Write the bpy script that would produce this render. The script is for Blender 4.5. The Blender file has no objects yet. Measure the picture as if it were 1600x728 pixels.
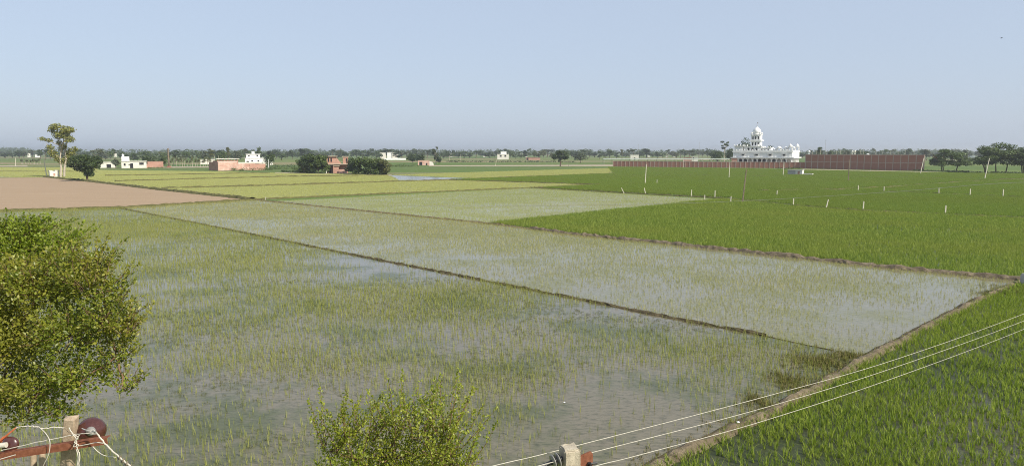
import bpy, bmesh, math, random
import numpy as np
from mathutils import Vector, Matrix

random.seed(7)
RNG = np.random.default_rng(11)
scene = bpy.context.scene
COL = scene.collection
R = math.radians

# ------------------------------------------------------------------ camera
CAM_H, FPX, W0, H0 = 9.0, 1120.0, 1600.0, 728.0
PITCH = math.atan((H0 / 2 - 237.0) / FPX)
cam = bpy.data.cameras.new('camera')
cam.sensor_width = 36.0
cam.lens = FPX / W0 * 36.0
cam.clip_start = 0.1
cam.clip_end = 20000
camo = bpy.data.objects.new('camera', cam)
camo.location = (0, 0, CAM_H)
camo.rotation_euler = (math.pi / 2 - PITCH, 0, 0)
COL.objects.link(camo)
scene.camera = camo

# ------------------------------------------------------------------ sky, sun, exposure
SUN_AZ = R(128)      # clockwise from the viewing direction (+Y): behind the viewer, to the right
SUN_EL = R(38)
world = bpy.data.worlds.new('World')
scene.world = world
world.use_nodes = True
wn = world.node_tree
sky = wn.nodes.new('ShaderNodeTexSky')
sky.sky_type = 'NISHITA'
sky.sun_disc = False
sky.sun_elevation = SUN_EL
sky.sun_rotation = SUN_AZ
sky.altitude = 200
sky.air_density = 1.0
sky.dust_density = 1.8
sky.ozone_density = 1.6
# humid summer air: the clear-sky model veiled by an even pale haze over the whole dome
veil = wn.nodes.new('ShaderNodeMix'); veil.data_type = 'RGBA'
veil.inputs[0].default_value = 0.70
wn.links.new(sky.outputs[0], veil.inputs[6]); veil.inputs[7].default_value = (5.05, 5.85, 7.25, 1)
wn.links.new(veil.outputs[2], wn.nodes['Background'].inputs[0])
wn.nodes['Background'].inputs[1].default_value = 0.085
sun = bpy.data.lights.new('sun', 'SUN')
sun.energy = 4.5
sun.angle = R(0.6)
sun.color = (1.0, 0.93, 0.80)
suno = bpy.data.objects.new('sun', sun)
sd = Vector((math.sin(SUN_AZ) * math.cos(SUN_EL), math.cos(SUN_AZ) * math.cos(SUN_EL), math.sin(SUN_EL)))
suno.rotation_euler = (-sd).to_track_quat('-Z', 'Y').to_euler()
suno.location = (60, -60, 80)
COL.objects.link(suno)
scene.view_settings.view_transform = 'Standard'
scene.view_settings.look = 'None'
scene.view_settings.gamma = 1.0
scene.view_settings.use_curve_mapping = False
scene.view_settings.exposure = 0.5
scene.render.engine = 'CYCLES'
scene.cycles.max_bounces = 6
scene.cycles.diffuse_bounces = 3
scene.cycles.glossy_bounces = 2
scene.cycles.transmission_bounces = 3
scene.cycles.volume_bounces = 0
scene.cycles.transparent_max_bounces = 4
scene.cycles.use_denoising = True
scene.cycles.filter_width = 1.0
scene.cycles.denoiser = 'OPENIMAGEDENOISE'
scene.cycles.denoising_input_passes = 'RGB_ALBEDO_NORMAL'
scene.cycles.denoising_prefilter = 'NONE'

# ------------------------------------------------------------------ picture <-> place
CP, SP = math.cos(PITCH), math.sin(PITCH)
def ray(px, py):
    u = (px - W0 / 2) / FPX; v = (H0 / 2 - py) / FPX
    return Vector((u, CP + v * SP, -SP + v * CP))
def at(px, py, z=0.0):
    d = ray(px, py); t = (z - CAM_H) / d.z
    return Vector((d.x * t, d.y * t, z))
def deep(px, py, d):
    r = ray(px, py)
    return Vector((0, 0, CAM_H)) + r * d
def depth(p):
    return p[1] * CP - (p[2] - CAM_H) * SP
def mpp(px, py):
    return depth(at(px, py)) / FPX

# ------------------------------------------------------------------ materials
MATS = {}
def newmat(name):
    m = bpy.data.materials.new(name); m.use_nodes = True
    MATS[name] = m
    nt = m.node_tree
    return m, nt, nt.nodes['Principled BSDF'], nt.nodes['Material Output']
def N(nt, t, **kw):
    n = nt.nodes.new(t)
    for k, v in kw.items(): setattr(n, k, v)
    return n
def noise(nt, vec, scale, detail=4, rough=0.6):
    n = N(nt, 'ShaderNodeTexNoise'); n.inputs['Scale'].default_value = scale
    n.inputs['Detail'].default_value = detail; n.inputs['Roughness'].default_value = rough
    if vec is not None: nt.links.new(vec, n.inputs['Vector'])
    return n.outputs[0]
def ramp(nt, fac, stops):
    n = N(nt, 'ShaderNodeValToRGB'); e = n.color_ramp.elements
    e[0].position, e[0].color = stops[0][0], (*stops[0][1], 1)
    e[1].position, e[1].color = stops[-1][0], (*stops[-1][1], 1)
    for p, c in stops[1:-1]:
        x = e.new(p); x.color = (*c, 1)
    nt.links.new(fac, n.inputs[0]); return n.outputs[0]
def mixc(nt, fac, a, b, mode='MIX'):
    n = N(nt, 'ShaderNodeMix', data_type='RGBA', blend_type=mode)
    if isinstance(fac, (int, float)): n.inputs[0].default_value = fac
    else: nt.links.new(fac, n.inputs[0])
    for s, v in ((6, a), (7, b)):
        if isinstance(v, tuple): n.inputs[s].default_value = (*v, 1)
        else: nt.links.new(v, n.inputs[s])
    return n.outputs[2]
def maprange(nt, fac, a, b, c=0.0, d=1.0):
    n = N(nt, 'ShaderNodeMapRange'); nt.links.new(fac, n.inputs[0])
    for i, v in enumerate((a, b, c, d)): n.inputs[i + 1].default_value = v
    return n.outputs[0]
def pos(nt): return N(nt, 'ShaderNodeNewGeometry').outputs['Position']
def objc(nt): return N(nt, 'ShaderNodeTexCoord').outputs['Object']
def stretch(nt, vec, s, rz=0.0):
    n = N(nt, 'ShaderNodeMapping'); n.inputs['Scale'].default_value = s; n.inputs['Rotation'].default_value[2] = rz
    nt.links.new(vec, n.inputs[0]); return n.outputs[0]
def bump(nt, b, h, strength=0.3, dist=0.02):
    n = N(nt, 'ShaderNodeBump'); n.inputs['Strength'].default_value = strength; n.inputs['Distance'].default_value = dist
    nt.links.new(h, n.inputs['Height']); nt.links.new(n.outputs[0], b.inputs['Normal'])

def rough_mat(name, cols, scale=3.0, rough=0.9, bstr=0.3, bdist=0.02, obj=False, detail=6, spec=0.3):
    """mottled mineral surface: colour drifts through the given stops, fine relief"""
    m, nt, b, o = newmat(name)
    v = objc(nt) if obj else pos(nt)
    n1 = noise(nt, v, scale, detail, 0.65)
    k = len(cols)
    c = ramp(nt, n1, [(0.3 + 0.4 * i / max(1, k - 1), cc) for i, cc in enumerate(cols)])
    n2 = noise(nt, v, scale * 9, 3, 0.7)
    c = mixc(nt, maprange(nt, n2, 0.35, 0.7, 0, 0.35), c, tuple(0.55 * x for x in cols[0]))
    nt.links.new(c, b.inputs['Base Color'])
    b.inputs['Roughness'].default_value = rough
    b.inputs['Specular IOR Level'].default_value = spec
    bump(nt, b, n2, bstr, bdist)
    return m

def leaf_mat(name, cols, transl=0.35, rough=0.45, patch=0.0, patchcol=(0.2, 0.2, 0.05), pscale=0.12, spec=0.4, island=True):
    m, nt, b, o = newmat(name)
    g = N(nt, 'ShaderNodeNewGeometry')
    oi = N(nt, 'ShaderNodeObjectInfo')
    if island:
        a = N(nt, 'ShaderNodeMath', operation='ADD'); nt.links.new(g.outputs['Random Per Island'], a.inputs[0]); nt.links.new(oi.outputs['Random'], a.inputs[1])
        f = N(nt, 'ShaderNodeMath', operation='FRACT'); nt.links.new(a.outputs[0], f.inputs[0]); fac = f.outputs[0]
    else:
        fac = oi.outputs['Random']
    k = len(cols)
    c = ramp(nt, fac, [(i / max(1, k - 1), cc) for i, cc in enumerate(cols)])
    if patch > 0:
        nn = noise(nt, g.outputs['Position'], pscale, 3, 0.6)
        c = mixc(nt, maprange(nt, nn, 0.45, 0.65, 0, patch), c, patchcol)
    nt.links.new(c, b.inputs['Base Color'])
    b.inputs['Roughness'].default_value = rough
    b.inputs['Specular IOR Level'].default_value = spec
    t = N(nt, 'ShaderNodeBsdfTranslucent')
    c2 = mixc(nt, 1.0, c, (1.0, 1.1, 0.55), 'MULTIPLY')
    nt.links.new(c2, t.inputs[0])
    mx = N(nt, 'ShaderNodeMixShader'); mx.inputs[0].default_value = transl
    nt.links.new(b.outputs[0], mx.inputs[1]); nt.links.new(t.outputs[0], mx.inputs[2])
    nt.links.new(mx.outputs[0], o.inputs['Surface'])
    return m

def water_mat(name, mud, algae, amount=(0.45, 0.62), rough=0.09, ripple=0.06, mudshow=0.0, rot=0.0):
    """shallow standing water over mud: mud colour below, sky mirrored at low angles, drifts of scum that dull the mirror"""
    m, nt, b, o = newmat(name)
    v = pos(nt)
    n1 = noise(nt, v, 0.16, 6, 0.62)
    n2 = noise(nt, v, 1.7, 5, 0.7)
    n3 = noise(nt, stretch(nt, v, (0.6, 1.6, 1.0), rot), 5.0, 6, 0.72)
    a = N(nt, 'ShaderNodeMath', operation='MULTIPLY_ADD'); nt.links.new(n2, a.inputs[0]); a.inputs[1].default_value = 0.3; nt.links.new(n1, a.inputs[2])
    fac = maprange(nt, a.outputs[0], amount[0] + 0.15, amount[1] + 0.15)
    c = mixc(nt, fac, mud, algae)
    c = mixc(nt, maprange(nt, n3, 0.48, 0.66, 0, 0.75), c, tuple(0.42 * x for x in algae))
    nt.links.new(c, b.inputs['Base Color'])
    nt.links.new(maprange(nt, fac, 0, 1, rough, rough + 0.22), b.inputs['Roughness'])
    b.inputs['IOR'].default_value = 1.33
    b.inputs['Specular IOR Level'].default_value = 0.5
    w = noise(nt, stretch(nt, v, (1.0, 2.2, 1.0), rot), 5.5, 3, 0.5)
    bump(nt, b, w, 0.5, ripple * 0.12)
    return m

M_ground = None
def mk_materials():
    global M_ground
    # open country: a patchwork of parcels
    m, nt, b, o = newmat('ground')
    v = pos(nt)
    vo = N(nt, 'ShaderNodeTexVoronoi', voronoi_dimensions='2D', distance='CHEBYCHEV')
    vo.inputs['Scale'].default_value = 0.012
    nt.links.new(stretch(nt, v, (0.55, 1.0, 1), R(40)), vo.inputs['Vector'])
    sep = N(nt, 'ShaderNodeSeparateColor'); nt.links.new(vo.outputs['Color'], sep.inputs[0])
    c = ramp(nt, sep.outputs[0], [(0.0, (0.075, 0.12, 0.03)), (0.3, (0.10, 0.15, 0.035)), (0.5, (0.15, 0.18, 0.055)), (0.7, (0.085, 0.13, 0.035)), (0.86, (0.20, 0.19, 0.09)), (1.0, (0.28, 0.21, 0.13))])
    n1 = noise(nt, v, 0.6, 6, 0.7)
    c = mixc(nt, maprange(nt, n1, 0.4, 0.75, 0, 0.5), c, (0.07, 0.10, 0.03))
    nt.links.new(c, b.inputs['Base Color']); b.inputs['Roughness'].default_value = 0.95; b.inputs['Specular IOR Level'].default_value = 0.1
    M_ground = m

mk_materials()
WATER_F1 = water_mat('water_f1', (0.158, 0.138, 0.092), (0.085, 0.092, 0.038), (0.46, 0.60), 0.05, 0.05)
WATER_F2 = water_mat('water_f2', (0.185, 0.168, 0.105), (0.165, 0.16, 0.07), (0.44, 0.60), 0.06, 0.05)
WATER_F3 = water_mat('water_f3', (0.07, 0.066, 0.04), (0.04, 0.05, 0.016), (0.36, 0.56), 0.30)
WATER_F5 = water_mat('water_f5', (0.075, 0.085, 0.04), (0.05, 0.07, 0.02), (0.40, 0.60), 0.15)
WATER_LT = water_mat('water_lt', (0.26, 0.24, 0.11), (0.24, 0.23, 0.08), (0.40, 0.60), 0.2)
WATER_OPEN = water_mat('water_open', (0.16, 0.14, 0.11), (0.14, 0.14, 0.09), (0.5, 0.7), 0.05)
BUND = rough_mat('bund_soil', [(0.09, 0.065, 0.040), (0.17, 0.125, 0.078), (0.30, 0.23, 0.15)], 2.2, 0.95, 0.9, 0.06)
BUND_DARK = rough_mat('bund_mud_shade', [(0.055, 0.045, 0.022), (0.09, 0.07, 0.035), (0.15, 0.115, 0.06)], 2.2, 0.95, 0.9, 0.06)
BUND_DRY = rough_mat('bund_dry', [(0.085, 0.066, 0.04), (0.165, 0.13, 0.085), (0.28, 0.225, 0.15)], 2.0, 0.95, 0.9, 0.06)
BUND_GREEN = rough_mat('bund_green', [(0.06, 0.06, 0.02), (0.10, 0.095, 0.03), (0.15, 0.125, 0.05)], 1.2, 0.95, 0.9, 0.06)
TRACK = rough_mat('track_soil', [(0.30, 0.24, 0.17), (0.38, 0.31, 0.225), (0.44, 0.36, 0.27)], 0.5, 0.95, 0.5, 0.05)
CONC = rough_mat('concrete', [(0.34, 0.29, 0.21), (0.47, 0.41, 0.31), (0.55, 0.49, 0.38)], 14, 0.92, 0.7, 0.01, obj=True)
CONC_GREY = rough_mat('concrete_grey', [(0.32, 0.31, 0.29), (0.42, 0.41, 0.38), (0.5, 0.49, 0.46)], 3, 0.9, 0.4, 0.01, obj=True)
POST = rough_mat('post_pale', [(0.50, 0.46, 0.36), (0.60, 0.56, 0.45), (0.66, 0.62, 0.50)], 5, 0.9, 0.3, 0.01, obj=True)
POST_DARK = rough_mat('post_dark', [(0.13, 0.10, 0.07), (0.20, 0.16, 0.11), (0.26, 0.21, 0.15)], 5, 0.9, 0.3, 0.01, obj=True)
WHITE = rough_mat('white_paint', [(0.72, 0.72, 0.70), (0.78, 0.78, 0.76), (0.82, 0.82, 0.80)], 0.5, 0.7, 0.1, 0.01, obj=True)
OFFWHITE = rough_mat('off_white_paint', [(0.55, 0.53, 0.46), (0.68, 0.66, 0.58), (0.75, 0.73, 0.66)], 0.6, 0.8, 0.1, 0.01, obj=True)
DARKGLASS = rough_mat('dark_opening', [(0.015, 0.015, 0.018), (0.02, 0.02, 0.022), (0.03, 0.03, 0.03)], 2, 0.4, 0.05, 0.01, obj=True)
STEEL_RUST = rough_mat('rusted_steel', [(0.13, 0.045, 0.022), (0.21, 0.075, 0.04), (0.28, 0.115, 0.065)], 30, 0.75, 0.5, 0.003, obj=True)
STEEL_GREY = rough_mat('galvanised_steel', [(0.28, 0.27, 0.25), (0.38, 0.37, 0.34), (0.46, 0.45, 0.42)], 20, 0.5, 0.2, 0.002, obj=True)
def brick_mat(name, a, b_, mortar, scale=1.0, mottled=0.5):
    m, nt, b, o = newmat(name)
    v = objc(nt)
    # rows run along z: swing the vertical axis into the brick texture's y
    mp = N(nt, 'ShaderNodeCombineXYZ'); s = N(nt, 'ShaderNodeSeparateXYZ'); nt.links.new(v, s.inputs[0])
    ad = N(nt, 'ShaderNodeMath', operation='ADD'); nt.links.new(s.outputs[0], ad.inputs[0]); nt.links.new(s.outputs[1], ad.inputs[1])
    nt.links.new(ad.outputs[0], mp.inputs[0]); nt.links.new(s.outputs[2], mp.inputs[1])
    br = N(nt, 'ShaderNodeTexBrick'); nt.links.new(mp.outputs[0], br.inputs['Vector'])
    br.inputs['Color1'].default_value = (*a, 1); br.inputs['Color2'].default_value = (*b_, 1); br.inputs['Mortar'].default_value = (*mortar, 1)
    br.inputs['Scale'].default_value = 4.0 * scale; br.inputs['Mortar Size'].default_value = 0.012
    n1 = noise(nt, v, 0.7, 6, 0.7)
    c = mixc(nt, maprange(nt, n1, 0.4, 0.7, 0, mottled), br.outputs[0], mortar)
    n2 = noise(nt, v, 0.25, 4, 0.7)
    c = mixc(nt, maprange(nt, n2, 0.5, 0.75, 0, 0.45), c, tuple(0.45 * x for x in a))
    nt.links.new(c, b.inputs['Base Color']); b.inputs['Roughness'].default_value = 0.92; b.inputs['Specular IOR Level'].default_value = 0.2
    return m
BRICK_WALL = brick_mat('brick_boundary', (0.30, 0.125, 0.085), (0.345, 0.15, 0.105), (0.33, 0.20, 0.15), 1, 0.4)
BRICK_PINK = brick_mat('brick_pink', (0.37, 0.185, 0.135), (0.42, 0.22, 0.16), (0.46, 0.34, 0.27), 1, 0.5)
BRICK_PATCH = brick_mat('brick_patchy', (0.42, 0.215, 0.16), (0.50, 0.28, 0.21), (0.62, 0.50, 0.42), 1, 0.9)
BEAM = rough_mat('pier_concrete', [(0.36, 0.26, 0.205), (0.43, 0.33, 0.27), (0.50, 0.41, 0.34)], 1.5, 0.9, 0.2, 0.01, obj=True)
SHED = rough_mat('shed_roof', [(0.20, 0.25, 0.19), (0.30, 0.33, 0.27), (0.38, 0.40, 0.34)], 0.4, 0.7, 0.1, 0.01, obj=True)
BARK = rough_mat('bark', [(0.075, 0.05, 0.032), (0.13, 0.092, 0.062), (0.20, 0.15, 0.105)], 6, 0.95, 0.9, 0.03, obj=True)
BARK_PALE = rough_mat('bark_pale', [(0.30, 0.26, 0.20), (0.44, 0.39, 0.31), (0.52, 0.47, 0.39)], 2, 0.9, 0.4, 0.02, obj=True)
TWIG = rough_mat('twig_bark', [(0.12, 0.07, 0.04), (0.19, 0.115, 0.065), (0.25, 0.16, 0.095)], 10, 0.9, 0.4, 0.01, obj=True)

# ------------------------------------------------------------------ object helpers
def tag(o, label=None, cat=None, group=None, kind=None):
    if label: o['label'] = label
    if cat: o['category'] = cat
    if group: o['group'] = group
    if kind: o['kind'] = kind
    return o
def empty(name, loc=(0, 0, 0), rz=0.0):
    o = bpy.data.objects.new(name, None); o.empty_display_size = 0.2
    o.location = loc; o.rotation_euler = (0, 0, rz); COL.objects.link(o); return o
def mesh_obj(name, me, mat, parent=None, loc=None):
    if mat is not None and len(me.materials) == 0: me.materials.append(mat)
    o = bpy.data.objects.new(name, me); COL.objects.link(o)
    if parent is not None: o.parent = parent
    if loc is not None: o.location = loc
    return o
def tri_mesh(name, V, F, smooth=False):
    """V (n,3), F (m,k) numpy -> mesh, fast"""
    me = bpy.data.meshes.new(name)
    V = np.asarray(V, np.float32); F = np.asarray(F, np.int32)
    k = F.shape[1]
    me.vertices.add(len(V)); me.vertices.foreach_set('co', V.ravel())
    me.loops.add(F.size); me.loops.foreach_set('vertex_index', F.ravel())
    me.polygons.add(len(F)); me.polygons.foreach_set('loop_start', np.arange(0, F.size, k, dtype=np.int32))
    me.update(calc_edges=True)
    if smooth: me.polygons.foreach_set('use_smooth', np.ones(len(F), bool))
    return me
class MB:
    def __init__(s): s.v = []; s.f = []; s.sm = []
    def add(s, vs, fs, smooth=False):
        n = len(s.v); s.v += [tuple(p) for p in vs]; s.f += [tuple(i + n for i in f) for f in fs]; s.sm += [smooth] * len(fs); return s
    def box(s, x0, x1, y0, y1, z0, z1):
        return s.add([(x0, y0, z0), (x1, y0, z0), (x1, y1, z0), (x0, y1, z0), (x0, y0, z1), (x1, y0, z1), (x1, y1, z1), (x0, y1, z1)],
                     [(0, 3, 2, 1), (4, 5, 6, 7), (0, 1, 5, 4), (1, 2, 6, 5), (2, 3, 7, 6), (3, 0, 4, 7)])
    def bar(s, a, b, w, h=None, up=(0, 0, 1), taper=1.0):
        a = Vector(a); b = Vector(b); h = h or w; d = (b - a).normalized()
        r = d.cross(Vector(up))
        if r.length < 1e-3: r = d.cross(Vector((0, 1, 0)))
        r.normalize(); u = r.cross(d)
        vs = []
        for p, t in ((a, 1.0), (b, taper)):
            for sx, sy in ((-1, -1), (1, -1), (1, 1), (-1, 1)): vs.append(p + r * (sx * w / 2 * t) + u * (sy * h / 2 * t))
        return s.add(vs, [(0, 3, 2, 1), (4, 5, 6, 7), (0, 1, 5, 4), (1, 2, 6, 5), (2, 3, 7, 6), (3, 0, 4, 7)])
    def tube(s, pts, radii, n=6, smooth=True, cap=True):
        pts = [Vector(p) for p in pts]
        if not hasattr(radii, '__len__'): radii = [radii] * len(pts)
        rings = []; prev = None
        for i, p in enumerate(pts):
            d = (pts[min(i + 1, len(pts) - 1)] - pts[max(i - 1, 0)]).normalized()
            if prev is None:
                r = d.cross(Vector((0, 0, 1)));
                if r.length < 1e-2: r = d.cross(Vector((1, 0, 0)))
            else: r = prev - d * prev.dot(d)
            r.normalize(); prev = r; u = d.cross(r)
            rings.append([p + (r * math.cos(2 * math.pi * k / n) + u * math.sin(2 * math.pi * k / n)) * radii[i] for k in range(n)])
        vs = [q for rg in rings for q in rg]; fs = []
        for i in range(len(pts) - 1):
            for k in range(n):
                fs.append((i * n + k, i * n + (k + 1) % n, (i + 1) * n + (k + 1) % n, (i + 1) * n + k))
        s.add(vs, fs, smooth)
        if cap:
            s.add(rings[0], [tuple(range(n))[::-1]]); s.add(rings[-1], [tuple(range(n))])
        return s
    def lathe(s, prof, n=16, c=(0, 0, 0), axis=None, smooth=True):
        """prof: (radius, height) up the axis"""
        q = Matrix.Identity(3) if axis is None else Vector(axis).to_track_quat('Z', 'Y').to_matrix()
        vs = []; c = Vector(c)
        for r, h in prof:
            for k in range(n):
                a = 2 * math.pi * k / n
                vs.append(c + q @ Vector((r * math.cos(a), r * math.sin(a), h)))
        fs = []
        for i in range(len(prof) - 1):
            for k in range(n): fs.append((i * n + k, i * n + (k + 1) % n, (i + 1) * n + (k + 1) % n, (i + 1) * n + k))
        if prof[0][0] > 1e-4: fs.append(tuple(range(n))[::-1])
        if prof[-1][0] > 1e-4: fs.append(tuple((len(prof) - 1) * n + k for k in range(n)))
        return s.add(vs, fs, smooth)
    def mesh(s, name):
        me = bpy.data.meshes.new(name); me.from_pydata(s.v, [], s.f)
        me.polygons.foreach_set('use_smooth', np.array(s.sm, bool)); me.update(); return me
    def build(s, name, mat, parent=None, loc=None):
        return mesh_obj(name, s.mesh(name), mat, parent, loc)
def copy_tree(o, parent=None):
    c = o.copy(); COL.objects.link(c); c.parent = parent
    for ch in list(o.children): copy_tree(ch, c)
    return c

# smooth value noise for layout
_tab = RNG.random((256, 256))
def vnoise(x, y, f):
    x = np.asarray(x) * f; y = np.asarray(y) * f
    i = np.floor(x).astype(int); j = np.floor(y).astype(int); a = x - i; b = y - j
    a = a * a * (3 - 2 * a); b = b * b * (3 - 2 * b)
    g = lambda p, q: _tab[p & 255, q & 255]
    return (g(i, j) * (1 - a) + g(i + 1, j) * a) * (1 - b) + (g(i, j + 1) * (1 - a) + g(i + 1, j + 1) * a) * b
def fbm(x, y, f):
    return (vnoise(x, y, f) * 0.5 + vnoise(x + 37.1, y - 11.3, f * 2.1) * 0.3 + vnoise(x - 5.7, y + 71.9, f * 4.3) * 0.2)

# ------------------------------------------------------------------ the setting: ground, fields, water
def poly_obj(name, pxs, z, mat, kind='structure', label=None):
    vs = [at(*p) for p in pxs]
    me = bpy.data.meshes.new(name)
    bm = bmesh.new()
    bv = [bm.verts.new((v.x, v.y, z)) for v in vs]
    f = bm.faces.new(bv); f.normal_update()
    if f.normal.z < 0: f.normal_flip()
    bmesh.ops.triangulate(bm, faces=[f])
    bm.to_mesh(me); bm.free()
    o = mesh_obj(name, me, mat); tag(o, label, None, None, kind); return o
gm = MB().add([(-6000, -300, 0), (6000, -300, 0), (6000, 7000, 0), (-6000, 7000, 0)], [(0, 1, 2, 3)])
tag(gm.build('ground', M_ground), 'flat open farmland of green parcels running to the horizon', kind='structure')

F1 = [(-300, 336), (0, 330), (185, 325), (500, 388), (700, 427), (1195, 525), (1290, 545), (1360, 556), (1250, 625), (1150, 672), (1030, 728), (850, 820), (-500, 820)]
F2 = [(185, 325), (395, 312.5), (760, 349), (900, 367), (1200, 398), (1400, 420), (1590, 437), (1560, 455), (1440, 517), (1360, 556), (1290, 545), (1195, 525), (700, 427), (500, 388)]
F3 = [(850, 820), (1030, 728), (1150, 672), (1250, 625), (1360, 556), (1440, 517), (1560, 455), (1597, 440), (1800, 462), (1950, 480), (2300, 820)]
F4 = [(430, 314.5), (830, 294), (1115, 311.5), (760, 348.5)]
F5 = [(760, 349), (1115, 312.5), (1135, 310), (1240, 322), (1348, 330), (1600, 341), (1900, 354), (1950, 478), (1800, 460), (1597, 438), (1400, 419), (1200, 397), (900, 366)]
F6 = [(835, 293.5), (935, 289), (700, 281), (960, 271), (952, 261.5), (1100, 263), (1250, 266), (1440, 270), (1900, 276), (1900, 353), (1600, 340), (1348, 329), (1240, 321), (1135, 309)]
L1 = [(150, 285), (250, 297), (395, 312), (830, 293.5), (932, 289), (700, 281.6), (620, 282), (606, 274), (430, 270.5), (330, 268), (150, 266)]
L2 = [(606, 274), (745, 279.3), (700, 281.3), (620, 281.6)]
L3 = [(612, 273.6), (780, 268), (955, 263), (955, 271), (747, 279)]
L0 = [(-250, 275.5), (72, 277), (150, 284), (150, 262.5), (-250, 261)]
BR = [(-250, 280), (70, 277.5), (150, 285.5), (250, 297.5), (393, 312.3), (185, 324.5), (0, 329.5), (-300, 335)]
poly_obj('paddy_water', F1, 0.004, WATER_F1, label='shallow muddy water of the near flooded paddy')
poly_obj('paddy_water', F2, 0.004, WATER_F2, label='greyish shallow water of the middle flooded paddy')
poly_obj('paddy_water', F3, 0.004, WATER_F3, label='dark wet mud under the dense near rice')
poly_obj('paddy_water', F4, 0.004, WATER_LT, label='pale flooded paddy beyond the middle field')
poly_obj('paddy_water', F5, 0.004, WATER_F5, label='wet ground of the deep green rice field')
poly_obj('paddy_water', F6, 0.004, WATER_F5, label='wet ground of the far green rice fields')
poly_obj('paddy_water', L1, 0.004, WATER_LT, label='wet ground of the yellow-green seedling fields')
poly_obj('paddy_water', L2, 0.004, WATER_OPEN, label='narrow strip of open grey water by the hedge')
poly_obj('paddy_water', L3, 0.004, WATER_LT, label='wet ground of the light strip beyond the water')
poly_obj('paddy_water', L0, 0.004, WATER_LT, label='wet ground of the fields behind the bare plot')
poly_obj('paddy_water', [(-250, 271.3), (22, 272), (36, 275.4), (10, 277.2), (-250, 278.5)], 0.008, WATER_OPEN, label='small pool of open water by the bare plot')
def bare_mat():
    m, nt, b, o = newmat('bare_soil')
    v = pos(nt)
    n1 = noise(nt, stretch(nt, v, (0.05, 0.6, 1), R(-4)), 1.0, 5, 0.65)
    c = ramp(nt, n1, [(0.32, (0.29, 0.21, 0.14)), (0.5, (0.325, 0.24, 0.16)), (0.62, (0.335, 0.248, 0.167)), (0.70, (0.43, 0.335, 0.235))])
    n2 = noise(nt, v, 2.5, 5, 0.75)
    c = mixc(nt, maprange(nt, n2, 0.45, 0.75, 0, 0.4), c, (0.20, 0.14, 0.10))
    nt.links.new(c, b.inputs['Base Color']); b.inputs['Roughness'].default_value = 1.0; b.inputs['Specular IOR Level'].default_value = 0.05
    bump(nt, b, n2, 0.6, 0.08)
    return m
BARE = bare_mat()
poly_obj('bare_field', BR, 0.006, BARE, label='bare brown levelled plot waiting for planting')
poly_obj('track', [(1255, 264.2), (1441, 268.3), (1620, 273.5), (1620, 275.5), (1440, 271), (1250, 266.6)], 0.010, TRACK, label='pale earth track along the foot of the tall brick wall')
poly_obj('track', [(-100, 259.0), (42, 258.6), (44, 260.4), (-100, 261)], 0.010, TRACK, label='pale earth track beyond the pool')
poly_obj('track', [(255, 260.6), (326, 260.3), (326, 261.8), (255, 262.4)], 0.010, TRACK, label='pale earth yard between the hut and the compound')
poly_obj('track', [(430, 269.4), (490, 270.2), (540, 273), (612, 273.2), (612, 273.9), (540, 274), (480, 272), (430, 270.4)], 0.012, TRACK, label='pale earth yard in front of the brick house')
poly_obj('track', [(670, 258.7), (960, 257.6), (960, 259.8), (670, 260.0)], 0.010, TRACK, label='pale earth track passing the lone tree')

# ---- bunds: low earth banks between the paddies
def resample(pts, step):
    out = []
    for a, b in zip(pts[:-1], pts[1:]):
        n = max(1, int((b - a).length / step))
        for i in range(n): out.append(a.lerp(b, i / n))
    out.append(pts[-1]); return out
BUNDS = []
def bund(pxs, w, h, mat, label, step=0.35, wob=0.12, gaps=None):
    P = resample([at(*p) for p in pxs], step)
    rows = []; prof = [(-0.5, -0.02), (-0.34, 0.62), (-0.12, 1.0), (0.14, 0.96), (0.33, 0.55), (0.5, -0.02)]
    V = []; nP = len(P); k = len(prof)
    for i, p in enumerate(P):
        d = (P[min(i + 1, nP - 1)] - P[max(i - 1, 0)]); d.z = 0; d.normalize(); s = Vector((d.y, -d.x, 0))
        off = (vnoise(p.x + 3, p.y, 0.6) - 0.5) * w * 0.35
        ww = w * (0.75 + 0.6 * float(vnoise(p.x, p.y + 9, 1.9)))
        hh = h * (0.55 + 0.9 * float(vnoise(p.x - 20, p.y, 2.1)))
        for a, b in prof:
            q = p + s * (off + a * ww + random.uniform(-1, 1) * wob * w * 0.35)
            q.z = max(-0.02, b * hh + random.uniform(-1, 1) * wob * h * (b > 0)); V.append(q)
    F = [(i * k + j, (i + 1) * k + j, (i + 1) * k + j + 1, i * k + j + 1) for i in range(nP - 1) for j in range(k - 1)]
    me = bpy.data.meshes.new('earth_bund'); me.from_pydata([tuple(v) for v in V], [], F); me.update()
    # faces up
    if sum(p.normal.z for p in me.polygons) < 0: me.flip_normals()
    o = mesh_obj('earth_bund', me, mat); tag(o, label, kind='structure')
    BUNDS.append((P, w, h)); return o
bund([(185, 325), (340, 355.5), (500, 388), (700, 427.5), (880, 463), (1040, 495), (1195, 525)], 0.36, 0.11, BUND_DARK, 'thin dark mud bund dividing the two flooded paddies', wob=0.4)
bund([(1195, 525), (1240, 535), (1300, 547)], 0.14, 0.025, BUND_DARK, 'nearly drowned end of the dividing mud bund', wob=0.5)
bund([(850, 820), (1030, 728), (1090, 700), (1150, 672), (1250, 622), (1330, 575), (1365, 556), (1440, 517), (1500, 485), (1560, 455), (1597, 440)], 0.46, 0.20, BUND_DRY, 'broad tan earth bund edging the near dense rice', step=0.25)
bund([(830, 820), (1018, 727), (1080, 697), (1141, 668), (1243, 619), (1324, 572), (1360, 553), (1436, 514), (1497, 482), (1556, 453)], 0.34, 0.10, BUND_DARK, 'dark strip of wet mud and painted shade along the tan bund, water side', step=0.25, wob=0.2)  # wet mud, with the bund's shadow edge also painted in as dark colour
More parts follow.
